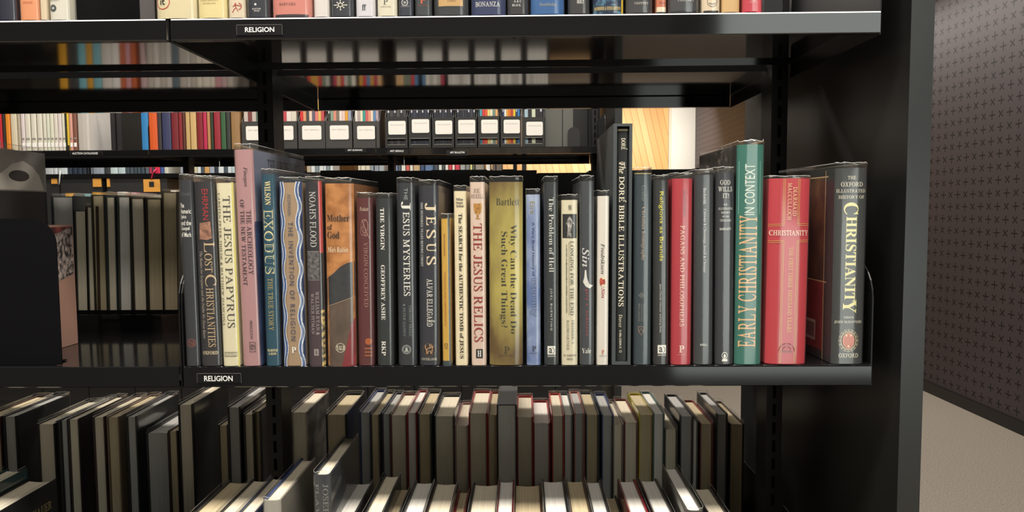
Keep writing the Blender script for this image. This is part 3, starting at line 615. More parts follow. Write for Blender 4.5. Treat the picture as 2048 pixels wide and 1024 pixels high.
b.T('CHRISTIANITY', 'R', .02, .97, 460.5, 471, (242, 226, 210), 'h'); b.T('DIARMAID', 'R', .56, .66, 374, 432, (226, 186, 150)); b.T('MACCULLOCH', 'R', .43, .53, 366, 440, (226, 186, 150)); b.T('THE FIRST THREE THOUSAND YEARS', 'R', .5, .6, 494, 664, (220, 176, 120))
b.C(.5, 702, .0105, (126, 30, 42), .0096, a0=0, a1=3.1416); b.C(.5, 702, .0062, (126, 30, 42), .0054, a0=0, a1=3.1416); b.R(.38, .62, 701, 703, (126, 30, 42)); b.build()
dkb = cloth((40, 41, 44))
b = row_book('thick charcoal book at the right end of the row with round red crest', 1672, 1741, 336, 1662, 1729, (54, 57, 58), yb=730, d=.2, sides=(dkb, dkb), sag=.085, rz=.02)
yl = (232, 224, 158); cw = (226, 220, 200)
for s, a0, a1, y0, y1 in (('THE', .36, .62, 352, 358.5), ('OXFORD', .16, .84, 364, 373), ('ILLUSTRATED', .04, .94, 378.5, 385), ('HISTORY OF', .1, .9, 391, 397.5)): b.T(s, 'R', a0, a1, y0, y1, cw, 'h')
b.T('C', 'RB', .26, .72, 405, 429, yl); b.T('HRISTIANIT', 'RB', .34, .68, 433, 603, yl); b.T('Y', 'RB', .3, .72, 600, 626, yl)
b.T('Edited by', 'R', .34, .66, 632, 638, cw, 'h'); b.T('JOHN McMANNERS', 'R', .06, .92, 641, 647, cw, 'h')
b.C(.5, 681, .0105, (180, 168, 138), .0092, ry=.0125); b.C(.5, 681, .0128, (150, 142, 118), .0122, ry=.015)
for i in range(16):
    q = 6.2832 * i / 16; b.C(.5 + .0117 / b.w * math.cos(q), 681 + .0138 / .00065 * math.sin(q), .0013, (196, 184, 150), .0008, n=10)
b.C(.5, 681, .0078, (196, 104, 78), ry=.0104); b.C(.5, 681, .0072, (226, 190, 150), .0068, ry=.0098); b.R(.4, .6, 677, 686, (226, 170, 140)); b.strip([(.5, 677), (.5, 686)], .0006, (170, 70, 56))
for a, y in ((.43, 671), (.57, 671), (.5, 692)): b.C(a, y, .0013, (240, 214, 170), n=5)
b.T('OXFORD', 'R', .2, .82, 706.5, 715, cw, 'h')
gt = (206, 176, 128)
b.S(-1, [(.0305, .012), (.2, .012), (.2, .105), (.0305, .105)], noisy('red_lacquer', (112, 30, 36), (130, 40, 44), (40, 40, 40), .4)); b.S(-1, [(.0305, .106), (.2, .106), (.2, .243), (.0305, .243)], noisy('old_painting', (34, 24, 20), (118, 84, 54), (24, 30, 22), .45, 5, .42, .8))
for q in ([(.029, .0), (.0305, .0), (.0305, .252), (.029, .252)], [(.022, .104), (.2, .104), (.2, .1055), (.022, .1055)], [(.022, .243), (.2, .243), (.2, .2445), (.022, .2445)]): b.S(-1, q, gt)
b.S(-1, [(.052, .022), (.085, .022), (.085, .05), (.052, .05)], (178, 160, 150)); b.S(-1, [(.055, .026), (.082, .026), (.082, .046), (.055, .046)], (120, 90, 88)); b.build()

# ------------------------------------------------------------------ upper shelf, only the feet of the books show
GU = 'books on the upper shelf'
def up_book(px0, px1, col, label, h=.235, d=.16, **k):
    x0 = UZ0(px0, 30, SP); x1 = UZ0(px1, 30, SP)
    B = Book(label, ((x0 + x1) / 2, YB, SP + .0006), x1 - x0 - .0022, h, d, col, group=GU, **k); B.pxm = (px0 + px1) / 2
    return B
up_book(-62, -14, (150, 60, 50), 'red-brown book on the upper shelf cut by the left picture edge').build()
b = up_book(-10, 31, (26, 30, 50), 'navy book at the left end of the upper shelf beside the orange one'); b.build()
b = up_book(36, 78, (222, 150, 108), 'peach-orange book on the upper shelf', pg=0); b.T('PRESS', 'R', .25, .75, 3, 7, (190, 100, 60), 'h'); b.build()
b = up_book(79, 95, (214, 196, 168), 'slim cream-beige book between the orange and the white book, upper shelf'); b.build()
b = up_book(96, 138, (214, 210, 198), 'off-white book with a small grey disc near its foot, upper shelf'); b.C(.24, 16, .0045, (70, 78, 80)); b.C(.24, 16, .0016, (200, 200, 190)); b.T('UNIVERSITY', 'R', .05, .6, -2, 2, (110, 110, 106), 'h'); b.build()
b = up_book(308, 391, (214, 202, 166), 'thick cream book with a red ring emblem on the upper shelf', sag=.12); b.C(.2, 2.5, .0098, (186, 48, 40), .0088); b.T('it', 'SB', .13, .26, -4, 9, (30, 28, 26), 'h'); b.build()
b = up_book(393, 453, (222, 206, 152), 'pale yellow book with faint lettering on the upper shelf'); b.T('UNIVERSITY', 'R', .12, .76, -1, 2, (150, 132, 80), 'h'); b.T('OF CHICAGO', 'R', .2, .66, 5, 8, (150, 132, 80), 'h'); b.build()
b = up_book(455, 491, (214, 200, 176), 'cream book with a small red archer figure, upper shelf'); r_ = (176, 70, 50)
for q in ([(.42, 10), (.5, 15), (.62, 23)], [(.5, 15), (.36, 19), (.26, 25)], [(.42, 10), (.62, 11), (.78, 12)], [(.42, 10), (.3, 13)], [(.66, 6), (.8, 9), (.82, 14), (.72, 18), (.66, 19)]): b.strip(q, .001, r_)
b.C(.46, 8, .0012, r_); b.build()
b = up_book(492, 538, (34, 38, 50), 'navy book with a tiny white bird mark and two lines of text, upper shelf'); b.C(.42, 8.5, .0016, WH, n=5); b.T('BANTAM', 'R', .26, .66, 16, 19, WH, 'h'); b.T('PRESS', 'R', .34, .6, 20.5, 23, WH, 'h'); b.build()
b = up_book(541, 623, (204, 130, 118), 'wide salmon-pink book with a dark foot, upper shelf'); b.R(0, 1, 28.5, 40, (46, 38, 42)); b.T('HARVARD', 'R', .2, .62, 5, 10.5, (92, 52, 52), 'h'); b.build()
b = up_book(626, 659, (214, 208, 204), 'plain white book between the pink and the star-marked navy book, upper shelf'); b.build()
b = up_book(661, 707, (42, 46, 56), 'navy book with a white starburst, upper shelf')
for i in range(8):
    q = .7854 * i; dx, dy = math.cos(q), math.sin(q); k = 1.0 if i % 2 == 0 else .75
    b.strip([(.44 + .09 * dx, 10 + 2.4 * dy), (.44 + .27 * k * dx, 10 + 9 * k * dy)], .0009, (226, 220, 206)); b.C(.44 + .29 * k * dx, 10 + 9.6 * k * dy, .0008, (226, 220, 206), n=8)
b.C(.44, 10, .0028, (226, 220, 206), .002); b.build()
b = up_book(710, 751, (208, 206, 212), 'white-grey book with two tiny dark joined letters, upper shelf'); b.T('ff', 'RB', .34, .56, 8.5, 20.5, (34, 40, 52), 'h'); b.build()
b = up_book(753, 795, (216, 210, 190), 'cream book with a grey letter P, upper shelf'); b.T('P', 'R', .32, .56, -3, 9, (84, 88, 84), 'h'); b.T('PRINCETON', 'R', .18, .7, 12, 14.5, (120, 118, 106), 'h'); b.build()
b = up_book(797, 827, (38, 44, 60), 'slim navy book with a white round mark, upper shelf', jag=.0012); b.C(.42, 5, .0042, (214, 214, 210), .0034); b.T('m', 'SB', .34, .52, 3, 7.5, (214, 214, 210), 'h'); b.T('PUBLISHER', 'R', .12, .76, 11, 14, (150, 150, 150), 'h'); b.build()
b = up_book(829, 864, (52, 58, 64), 'charcoal book with an orange letter P, upper shelf', jag=.0012); b.T('P', 'RB', .3, .66, -5, 7, (196, 92, 56), 'h'); b.strip([(.1, 11), (.85, 11)], .0005, (150, 80, 60)); b.build()
b = up_book(866, 937, (44, 48, 52), 'charcoal book with a gold panel at its foot, upper shelf', jag=.0012); b.R(.1, .9, -30, 14, (60, 64, 66)); b.R(.14, .86, -30, 12, (196, 158, 104)); b.T('AVERY', 'R', .4, .66, 0, 4, (90, 66, 40), 'h'); b.build()
b = up_book(941, 1013, (36, 48, 90), 'royal blue book with one wide line of white capitals, upper shelf', jag=.0012); b.T('BONANZA', 'R', .12, .84, 3, 13, (210, 210, 206), 'h'); b.build()
b = up_book(1014, 1057, (40, 40, 44), 'black book with two small lines of white capitals, upper shelf', jag=.0012); b.T('A & C', 'RB', .3, .7, 0, 5, (206, 206, 202), 'h'); b.T('BLACK', 'RB', .22, .66, 8, 12.5, (206, 206, 202), 'h'); b.build()
b = up_book(1060, 1130, (44, 92, 148), 'mid-blue book with faint gold script, upper shelf', jag=.0012); b.T('Doubleday', 'R', .26, .78, 5, 14, (150, 150, 140), 'h'); b.build()
b = up_book(1136, 1180, (44, 44, 46), 'black book with a short white word, upper shelf', jag=.0012); b.T('HOLT', 'RB', .4, .74, 0, 7, (220, 220, 214), 'h'); b.build()
m = noisy('dark_blue_foil', (22, 40, 72), (110, 170, 196), (120, 60, 120), .3, 6, .45, .75)
b = up_book(1186, 1249, (24, 44, 80), 'dark blue patterned book with gold capitals and yellow edge, upper shelf', cover_mat=m, jag=.0012); b.R(.93, 1, -20, 34, (214, 180, 40)); b.R(0, .93, 11, 22, (26, 44, 66)); b.T('HODDER & STOUGHTON', 'RB', .02, .9, 13, 20, (206, 184, 110), 'h'); b.build()
b = up_book(1252, 1307, (50, 50, 54), 'grey-black book with small cream capitals, upper shelf', jag=.001); b.T('CENTURY', 'R', .3, .84, 4, 8.5, (206, 200, 190), 'h'); b.build()
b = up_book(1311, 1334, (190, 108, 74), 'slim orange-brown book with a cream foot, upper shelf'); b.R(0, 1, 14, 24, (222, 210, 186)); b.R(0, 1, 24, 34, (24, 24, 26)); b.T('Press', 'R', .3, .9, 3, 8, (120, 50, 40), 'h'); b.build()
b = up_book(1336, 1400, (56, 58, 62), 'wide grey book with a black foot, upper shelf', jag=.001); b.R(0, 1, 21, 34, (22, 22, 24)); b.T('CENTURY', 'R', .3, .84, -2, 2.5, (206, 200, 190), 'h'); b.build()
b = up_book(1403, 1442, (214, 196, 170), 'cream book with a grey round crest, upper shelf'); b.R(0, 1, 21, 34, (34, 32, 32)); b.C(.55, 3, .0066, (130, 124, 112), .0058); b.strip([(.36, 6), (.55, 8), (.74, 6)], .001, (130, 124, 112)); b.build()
b = up_book(1443, 1482, (184, 152, 106), 'plain tan book near the right end of the upper shelf', jacket=False); b.build()
b = up_book(1485, 1527, (190, 54, 72), 'crimson book at the right end of the upper shelf'); b.R(.68, 1, -30, 40, (206, 82, 92)); b.T('VIII', 'RB', .32, .66, -4, 2, (230, 200, 200), 'h'); b.T('PRESS', 'R', .3, .7, 3.5, 5.5, (230, 180, 180), 'h'); b.build()
def bookend(label, x0, x1, y, z0, h, r, group='steel bookends', m=None, depth=.11, side=1):
    """steel bookend: upright plate with rounded corners and a flat tongue on the shelf"""
    o = empty('bookend', ((x0 + x1) / 2, y, z0 + .0006), label, 'bookend', group); hw = (x1 - x0) / 2; m = m or STEEL2; mb = MB()
    q = [(-hw, 0), (hw, 0)] + [(hw - r + r * math.cos(a), h - r + r * math.sin(a)) for a in [math.pi / 2 * i / 8 for i in range(9)]] + [(-hw + r - r * math.cos(a), h - r + r * math.sin(a)) for a in [math.pi / 2 * (1 - i / 8) for i in range(9)]]
    mb.prism(q, 'y', -.0008, .0008, m); mb.build('plate', o)
    mb = MB(); mb.box((-hw * .8, .001, 0), (hw * .8, depth, .0012), m); mb.build('tongue', o)
    return o
xw = UZ0(139.5, 36, SP)
o = bookend('black steel bookend pressed against the off-white book, upper shelf of the left bay', -.085, .085, .10, SP, .24, .012, m=mat((8, 8, 12), .7, .1), depth=.03)
o.location.x = xw + .002; o.rotation_euler = (0, 0, -math.pi / 2)
xa, xb = UZ0(1531, 25, SP), UZ0(1566, 25, SP)
bookend('black steel bookend beside the crimson book, upper shelf', xa, xb, .004, SP, .14, .012)
xa, xb = UZ0(266, 35, SP), UZ0(296, 35, SP)
bookend('grey steel bookend left of the thick cream book, upper shelf', xa, xb, .02, SP, .14, .01, m=mat((70, 66, 66), .5))

# ------------------------------------------------------------------ left bay, middle shelf
def side_x(px, y): return UY(px, 419, y).x
X0 = side_x(93, .2)
b = Book('big book at the far left, pale shape on grey above black, in loose plastic', (X0 - .022, .006, .0006), .044, .297, .196, (40, 40, 44), sides=(cloth((26, 26, 30)), cloth((26, 26, 30))), group='books in the left bay', extra=.006, jag=.0012)
b.S(1, [(0, .236), (.196, .236), (.196, .297), (0, .297)], noisy('worn_grey_panel', (140, 134, 128), (172, 166, 158), (30, 14, 14), .4))  # print, pale shape included, lightened to stand for reflections in the plastic
blob = [(0, .238), (0, .252), (.06, .25), (.1, .262), (.122, .276), (.146, .282), (.166, .274), (.18, .262), (.188, .246), (.19, .238)]
b.S(1, blob, noisy('pale_shape', (226, 218, 208), (238, 230, 220), (40, 30, 30), .4)); b.S(1, [(.136 + .022 * math.cos(i / 3), .259 + .0085 * math.sin(i / 3)) for i in range(19)], (70, 64, 64)); b.build()
xr = UY(118, 600, .012).x
bookend('large black steel bookend with rounded corners on the left bay shelf', xr - .13, xr, .0125, 0, .196, .034, depth=.03, m=mat((8, 8, 12), .7, .1))
xp = side_x(145, .17)
b = Book('slim book with a photograph cover standing behind the large black bookend', (xp - .011, .03, .0006), .02, .185, .14, (150, 120, 104), sides=(cloth((120, 90, 80)), cloth((170, 132, 116))), group='books in the left bay', jacket=False)
b.S(1, [(.02, .08), (.138, .11), (.138, .182), (.02, .182)], noisy('crowd_photograph', (40, 38, 40), (196, 178, 168), (300, 90, 60), .4, 6, .4, .66, 0, .5, 2)); b.S(1, [(.02, .165), (.1, .172), (.138, .182), (.02, .182)], noisy('red_photograph', (60, 30, 34), (150, 70, 66), (200, 90, 90), .4)); b.build()

# ------------------------------------------------------------------ books turned round, fore-edges towards the camera, far side of the near run
def fore_book(px0, px1, pyt, z, label, group, d=.17, yspine=.6545, col=(40, 40, 44), pg=0, tilt=0, jacket=True, far=None, ref=None, sides=None, **k):
    yf = yspine - d
    p0 = UY(px0, pyt, yf); p1 = UY(px1, pyt, yf); w = p1.x - p0.x; xc = (p0.x + p1.x) / 2; h = p0.z - z
    if tilt:
        xc -= math.tan(tilt) * h
    bd = k.pop('board', .0026)
    B = Book(label, (xc, yspine, z + .0006 + (w / 2 + bd) * abs(math.sin(tilt))), w + 2 * bd, h, d, col, rz=math.pi, tilt=-tilt if False else 0, group=group, pg=pg, jacket=jacket, board=bd, sides=sides, extra=.005, **k)
    o = B.build()
    if tilt: o.rotation_euler = (0, tilt, math.pi) if False else (0, -tilt, math.pi)
    return o
GL = 'fore-edge books on the far side, middle shelf'
rows = [(104, 144, 393, 4, (60, 64, 70), 'pale grey'), (149, 170, 421, 0, (40, 44, 44), 'short cream'), (173, 191, 413, 0, (70, 50, 40), 'tan'), (184, 206, 390, 3, (60, 54, 40), 'tall tan'), (212, 228, 393, 0, (40, 54, 56), 'slim cream'),
        (236, 258, 393, 2, (70, 70, 60), 'greenish white'), (262, 286, 396, 0, (44, 36, 32), 'light brown'), (293, 321, 397, 3, (40, 36, 34), 'brown'), (325, 352, 384, 3, (80, 72, 60), 'tall brown')]
for i, (a, b_, y, pg, c, nm) in enumerate(rows):
    fore_book(a, b_, y, 0, '%s fore-edge book, %s from the left on the far middle shelf' % (nm, ordn(i + 1)), GL, d=.19, pg=pg, col=c, tilt=.012 + .006 * (i % 3))
GK = 'fore-edge books on the far side, lower shelf'
R_ = (170, 40, 40)
rows = [(584, 612, 824, 0, R_, 'red-covered'), (654, 690, 829, 3, (34, 34, 38), 'thick tan'), (721, 739, 824, 4, (50, 66, 110), 'grey-blue'), (743, 757, 829, 3, (60, 56, 60), 'slim ochre'), (766, 779, 827, 4, (70, 70, 76), 'slim grey'),
        (783, 811, 830, 0, (120, 60, 62), 'cream'), (816, 831, 825, 2, (150, 40, 44), 'slim white'), (838, 860, 828, 3, (56, 56, 58), 'tan'), (871, 906, 832, 0, (60, 60, 62), 'wide cream'), (912, 934, 851, 0, (170, 130, 130), 'short cream'),
        (940, 972, 826, 0, (160, 50, 48), 'red-edged cream'), (977, 993, 829, 3, (150, 44, 42), 'slim dark tan')]
for i, (a, b_, y, pg, c, nm) in enumerate(rows):
    pic = noisy('worn_picture_cover', (92, 84, 78), (176, 166, 156), (40, 20, 30), .4)
    fore_book(a, b_, y, -SP, '%s fore-edge book, %s right of the slotted post, far lower row' % (nm, ordn(i + 1)), GK, d=.165 + .004 * (i % 4), pg=pg, col=c, sides=(pic, pic) if i == 0 else None)
fore_book(996, 1031, 810, -SP, 'pair of page blocks in a black cover that stands proud of the far lower row', GK, d=.185, pg=2, col=(34, 32, 34), jacket=False)
_b = [o for o in bpy.data.objects if o.parent is None and o.get('label', '').startswith('pair of page blocks')][0]
_c = [o for o in bpy.data.objects if o.parent == _b and o.name.startswith('page_block')][0]; _bb = [Vector(v) for v in _c.bound_box]; _lo, _hi = _bb[0], _bb[6]
mb = MB(); mb.box((_lo.x - .002, _lo.y - .004, _hi.z + .0002), (_hi.x + .002, _hi.y, _hi.z + .0022), mat((30, 28, 27), .55)); mb.build('cover_flap', _b)
rows = [(1036, 1064, 834, 0, (176, 44, 44), 'red-topped cream'), (1069, 1098, 846, 2, (150, 30, 40), 'short white-paged'), (1106, 1126, 831, 0, (186, 56, 50), 'red-edged slim'), (1130, 1144, 829, 2, (70, 76, 76), 'slim grey-edged'), (1151, 1167, 826, 4, (190, 120, 110), 'tallest slim'),
        (1174, 1196, 829, 3, (60, 66, 72), 'cream-paged dark'), (1206, 1225, 830, 4, (46, 66, 110), 'blue-covered'), (1229, 1245, 849, 0, (150, 142, 132), 'short slim'), (1251, 1274, 844, 0, (110, 40, 40), 'short dark red'), (1281, 1305, 829, 3, (200, 186, 40), 'yellow-covered'),
        (1309, 1327, 827, 2, (60, 96, 92), 'teal-covered'), (1332, 1353, 858, 0, (60, 50, 46), 'shortest brown'), (1363, 1385, 832, 4, (30, 34, 40), 'white-paged black'), (1388, 1394, 842, 2, (60, 60, 60), 'thinnest'), (1403, 1424, 847, 3, (120, 40, 36), 'brown'), (1436, 1453, 828, 4, (70, 64, 66), 'mauve-grey'), (1462, 1486, 848, 3, (50, 34, 30), 'dark brown')]
for i, (a, b_, y, pg, c, nm) in enumerate(rows):
    fore_book(a, b_, y, -SP, '%s fore-edge book, %s right of the black-topped pair, far lower row' % (nm, ordn(i + 1)), GK, d=.165 + .004 * (i % 3), pg=pg, col=c)
rows = [(-34, -2, 834, 3, (70, 40, 44), 'maroon-covered'), (8, 29, 833, 4, (34, 36, 38), 'pale grey'), (76, 106, 848, 0, (40, 38, 36), 'cream'), (113, 119, 843, 4, (70, 72, 76), 'very thin grey'), (121, 133, 840, 4, (30, 32, 34), 'slim blue-grey'), (137, 155, 838, 0, (50, 40, 40), 'yellowish'), (187, 206, 834, 0, (64, 44, 44), 'ochre'),
        (215, 235, 834, 3, (120, 100, 80), 'tan'), (254, 270, 833, 4, (44, 46, 48), 'slim grey'), (294, 334, 866, 4, (46, 44, 46), 'wide low grey'), (338, 352, 862, 3, (60, 40, 40), 'slim brown'), (358, 382, 809, 0, (24, 24, 28), 'tall streaked'), (438, 453, 850, 3, (60, 56, 52), 'short dim'), (457, 477, 814, 4, (50, 44, 48), 'tall mauve'), (489, 504, 828, 0, (48, 40, 38), 'greenish'), (507, 518, 822, 3, (44, 40, 38), 'slim dark')]
for i, (a, b_, y, pg, c, nm) in enumerate(rows):
    fore_book(a, b_, y, -SP, '%s fore-edge book, %s from the left, far lower row of the left bay' % (nm, ordn(i + 1)), 'fore-edge books in the left bay, lower shelf', d=.17 + .005 * (i % 3), pg=pg, col=c)

# ------------------------------------------------------------------ front row on the lower shelf, seen from above
GF = 'front row of books on the lower shelf'
def low_book(px0, px1, py, label, col=(40, 40, 42), pg=0, d=.165, jacket=True, w_extra=0, sides=None, y0=YB, **k):
    yb = y0 + d
    p0 = UY(px0, py, yb); p1 = UY(px1, py, yb); w = p1.x - p0.x + .0052
    B = Book(label, ((p0.x + p1.x) / 2, y0, -SP + .0006), w, p0.z + SP + .002, d, col, group=GF, pg=pg, jacket=jacket, sides=sides, extra=.005, **k)
    B.pxm = 1024
    return B
low = [(462, 504, 963, 3, (44, 44, 44), 'thick tan-paged book at the left end of the front lower row'), (510, 541, 960, 0, (30, 30, 32), 'second book from the left end of the front lower row, cream pages'), (548, 572, 956, 0, (60, 66, 84), 'slim book left of the blue-edged one in the front lower row')]
for a, b_, y, pg, c, l in low: low_book(a, b_, y, l, c, pg).build()
low_book(606, 629, 919, 'taller book with a thin blue edge and a plain pale cover, front lower row', (170, 166, 156), 0, sides=(cloth((50, 70, 120)), cloth((150, 144, 134)))).build()
b = low_book(692, 714, 875, 'tallest dark book with pale vertical lettering, front lower row', (44, 50, 58), 0, jag=.001); p = b.h
for body, a, c_ in (('JOSEPHUS', .55, .86), ('FLAVIUS', .1, .3)):
    vs, fs = glyphs(body, 'R'); b.decos.append(([(a + (c_ - a) * v, p - .012 - .07 * u) for u, v in vs], fs, mat((128, 130, 128), .5)))
b.build()
low = [(706, 744, 965, 2, (60, 60, 60), 'white-paged book in shadow right of the tallest dark one, front lower row'), (773, 799, 951, 0, (40, 42, 44), 'cream-paged book beside a dark tall cover, front lower row'), (803, 818, 977, 3, (50, 50, 54), 'low slim book, front lower row'), (835, 866, 964, 2, (60, 62, 62), 'white-paged book above the grey slim fore-edge, front lower row'),
       (875, 913, 966, 0, (50, 40, 36), 'wide cream-paged book with an orange mark, front lower row'), (921, 936, 983, 3, (120, 30, 36), 'low red-edged slim book, front lower row'), (951, 995, 968, 0, (36, 36, 36), 'widest cream-paged book near the middle of the front lower row'), (1001, 1026, 962, 2, (96, 30, 34), 'book with loose pale pages below the black-topped pair, front lower row'),
       (1032, 1078, 969, 3, (70, 46, 30), 'wide tan-paged book, front lower row'), (1087, 1124, 961, 2, (30, 34, 36), 'pale-paged black-edged book, front lower row'), (1134, 1164, 961, 3, (70, 60, 50), 'tan-paged book in a dark cover, front lower row'), (1173, 1197, 963, 2, (40, 44, 48), 'pale slim book, front lower row'),
       (1208, 1229, 994, 3, (50, 46, 44), 'low dim book, front lower row'), (1238, 1266, 961, 2, (120, 26, 34), 'dark red book with pale pages, front lower row'), (1280, 1309, 960, 2, (44, 40, 40), 'dark book with a red inner edge, front lower row')]
for i, (a, b_, y, pg, c, l) in enumerate(low): low_book(a, b_, y, l, c, pg, d=.16 + .004 * (i % 3), y0=YB if True else 0).build()
low_book(1328, 1350, 936, 'taller plastic-wrapped book near the right end, front lower row', (60, 60, 56), 2, jag=.001).build()
low_book(1386, 1416, 976, 'last book at the right end of the front lower row', (36, 34, 34), 0).build()
# lying cover at bottom left
b = low_book(62, 112, 960, 'black book with cream capitals on its cover at the bottom left', (18, 18, 20), 0, sides=(cloth((18, 18, 20)), cloth((18, 18, 20))))
b.ST(1, 'SCHOPENHAUER', 'R', .052, .148, b.h - .041, b.h - .028, (196, 176, 120)); b.build()
low_book(18, 52, 940, 'book with a teal edge behind the black cover at the bottom left', (30, 70, 72), 0).build()

# ------------------------------------------------------------------ black magazine boxes with their backs to us
GB = 'black boxes on the far side, middle shelf'
def mag_box(label, x0, x1, yfront, z, hfront, hback, depth, group, facing=-1, col=(30, 30, 29), window=None, card=None, text=None):
    """open-topped box; facing -1: low front towards the camera"""
    o = empty('magazine_box', ((x0 + x1) / 2, yfront, z + .0006), label, 'box', group); m = mat(col, .5); hw = (x1 - x0) / 2 - .0004; t = .0025; s = -facing; mb = MB()
    Y = lambda v: s * v
    def bx(a0, a1, y0, y1, z0, z1): mb.box((a0, min(Y(y0), Y(y1)), z0), (a1, max(Y(y0), Y(y1)), z1), m)
    bx(-hw, hw, 0, depth, 0, t)
    if window:
        wz0, wz1, ww = window
        bx(-hw, hw, 0, t, t, wz0); bx(-hw, hw, 0, t, wz1, hfront); bx(-hw, -ww, 0, t, wz0, wz1); bx(ww, hw, 0, t, wz0, wz1)
        g = mat((110, 110, 104), .35)
        mb.box((-ww, -.0012, wz1), (ww, 0, wz1 + .003), g); mb.box((-ww, -.0012, wz0 - .003), (ww, 0, wz0), g)
    else: bx(-hw, hw, 0, t, t, hfront)
    bx(-hw, hw, depth - t, depth, t, hback)
    for sg in (-1, 1):
        xa, xb = sorted((sg * hw, sg * (hw - t)))
        mb.prism([(Y(t), t), (Y(depth - t), t), (Y(depth - t), hback), (Y(depth * .55), hback), (Y(t), hfront)], 'x', xa, xb, m)
    mb.build('box_body', o)
    if card:
        cx0, cx1, cz0, cz1 = card; c = MB(); r = .004
        q = [(cx0 + r, cz0), (cx1 - r, cz0), (cx1, cz0 + r), (cx1, cz1 - r), (cx1 - r, cz1), (cx0 + r, cz1), (cx0, cz1 - r), (cx0, cz0 + r)]
        c.prism(q, 'y', -.0016, -.0002, mat((240, 236, 228), .6))
        if text: flat_text(c, text, 'ST', (cx0 + (cx1 - cx0) * .1, -.0018, cz1 - (cz1 - cz0) * .34), ((cx1 - cx0) * .78, 0, 0), (0, 0, (cz1 - cz0) * .085), mat((136, 132, 126), .6))
        c.build('label_card', o)
    return o
eds = [640, 742, 862, 974, 1074, 1178, 1286, 1392, 1440]
for i in range(len(eds) - 1):
    y = .43; xa = UY(eds[i], 340, y).x; xb = UY(eds[i + 1], 340, y).x; hz = UY(eds[i], (341, 342, 340, 341, 346, 341, 339, 336)[i], y).z - .0006
    mag_box('black box seen from behind, %s from the slotted post on the far middle shelf' % ordn(i + 1), xa, xb, .652, 0, .14, hz, .652 - y, GB, facing=1, col=(14, 14, 14))

# ------------------------------------------------------------------ second and third shelving runs
def run(name_label, x_right, nb, y0, levels, glabel, ndesc):
    f_ = empty('shelving_frame', (x_right - .5, y0 + .33, FLOOR), name_label, 'shelving frame')
    ox = x_right - .5; xs_ = x_right - .062
    for i in range(nb + 1):
        xc = xs_ - .0135 - .905 * i if i == 0 else xs_ - .905 * i
        upright(f_, xc - .0135 - ox, xc + .0135 - ox, -.027, .025, 0, 1.05 - FLOOR)
    mb = MB(); mb.box((x_right - .029 - ox, -.335, 0), (x_right - ox, .332, 1.05 - FLOOR), mat((30, 31, 30), .3, .5, 0)); mb.build('end_panel', f_)
    mb = MB(); mb.box((xs_ - .905 * nb - ox, -.3, 0), (xs_ - ox, .3, .08), STEEL2); mb.build('base_plinth', f_)
    for li, (z, nm) in enumerate(levels):
        for i in range(nb):
            a, b_ = xs_ - .905 * (i + 1), xs_ - .905 * i - .005
            shelf(a, b_, z, y0, y0 + DEP, 'black %s shelf of the %s run, bay %s from its end panel' % (nm, ndesc, ordn(i + 1)), glabel)
            if li < 2: shelf(a, b_, z, y0 + BACK, y0 + BACK - DEP, 'black %s shelf on the back of the %s run, bay %s from its end panel' % (nm, ndesc, ordn(i + 1)), glabel)
    return xs_
Y2, Y3 = 1.9, 3.62
run('black frame of the second shelving run, beyond the near aisle', .838, 3, Y2, ((SP, 'upper'), (0, 'middle'), (-SP, 'lower'), (-2 * SP, 'lowest')), 'shelves of the second run', 'second')
run('black frame of the third shelving run, farthest back', .47, 4, Y3, ((SP, 'upper'), (0, 'middle')), 'shelves of the third run', 'third')

def far_book(px0, px1, y, z, h, d, col, label, name='book', cat='book', group=None, loc_y=None, patch=None):
    """one small bound volume: rounded spine, boards and page block in one mesh"""
    p0, p1 = UY(px0, 280, y), UY(px1, 280, y); w = max(.004, p1.x - p0.x - .0012); hw = w / 2; mb = MB(); m = mat(col, .45); t = min(.002, w * .2)
    pr = [(-hw, d), (-hw, w * .12), (-hw * .7, w * .03), (0, 0), (hw * .7, w * .03), (hw, w * .12), (hw, d), (hw - t, d), (hw - t, w * .2 + t), (-hw + t, w * .2 + t), (-hw + t, d)]
    mb.prism(pr, 'z', 0, h, m); mb.box((-hw + t, w * .2 + t, .002), (hw - t, d - .003, h - .002), pages(0))
    if patch:
        for (z0, z1, k, c) in patch: mb.box((-hw * k, -.0004, z0), (hw * k, .0002 + w * .02, z1), mat(c, .5))
    o = mb.build(name, None, ((p0.x + p1.x) / 2, y, z + .0006))
    return tag(o, label, cat, group)
def cname(c):
    r, g, b = c; mx, mn = max(c), min(c)
    if mx - mn < 26: return 'black' if mx < 60 else 'dark grey' if mx < 105 else 'grey' if mx < 175 else 'white'
    if r == mx and b == mn: return ('orange' if r - g > 60 and r > 180 and g > 60 else 'yellow' if g > 150 and b < 120 else 'cream' if mn > 140 else 'red' if r > 140 and g < 80 else 'brown' if g > 60 else 'maroon') if g - b < 130 else 'yellow'
    if r == mx: return 'pink' if mn > 110 else 'crimson' if r > 150 else 'plum'
    if g == mx: return 'green'
    return 'teal' if g > b - 25 and g > r + 25 else 'blue' if mx > 110 else 'navy'
GA = 'volumes on the upper shelf of the second run'
def row2(items, z, what, grp, h=.24, y=Y2 + .003, d=.17, rnd=4):
    rr = random.Random(rnd)
    for i, it in enumerate(items):
        a, b_, c = it[:3]
        hh = it[3] if len(it) > 3 else h + rr.uniform(-.02, .03)
        pt = it[4] if len(it) > 4 else None
        far_book(a, b_, y, z, hh, d, c, '%s volume, %s from left %s' % (cname(c), ordn(i + 1), what), group=grp, patch=pt)
wh = [(.014, .03, .8, (250, 248, 244)), (.044, .05, .7, (150, 146, 140))]
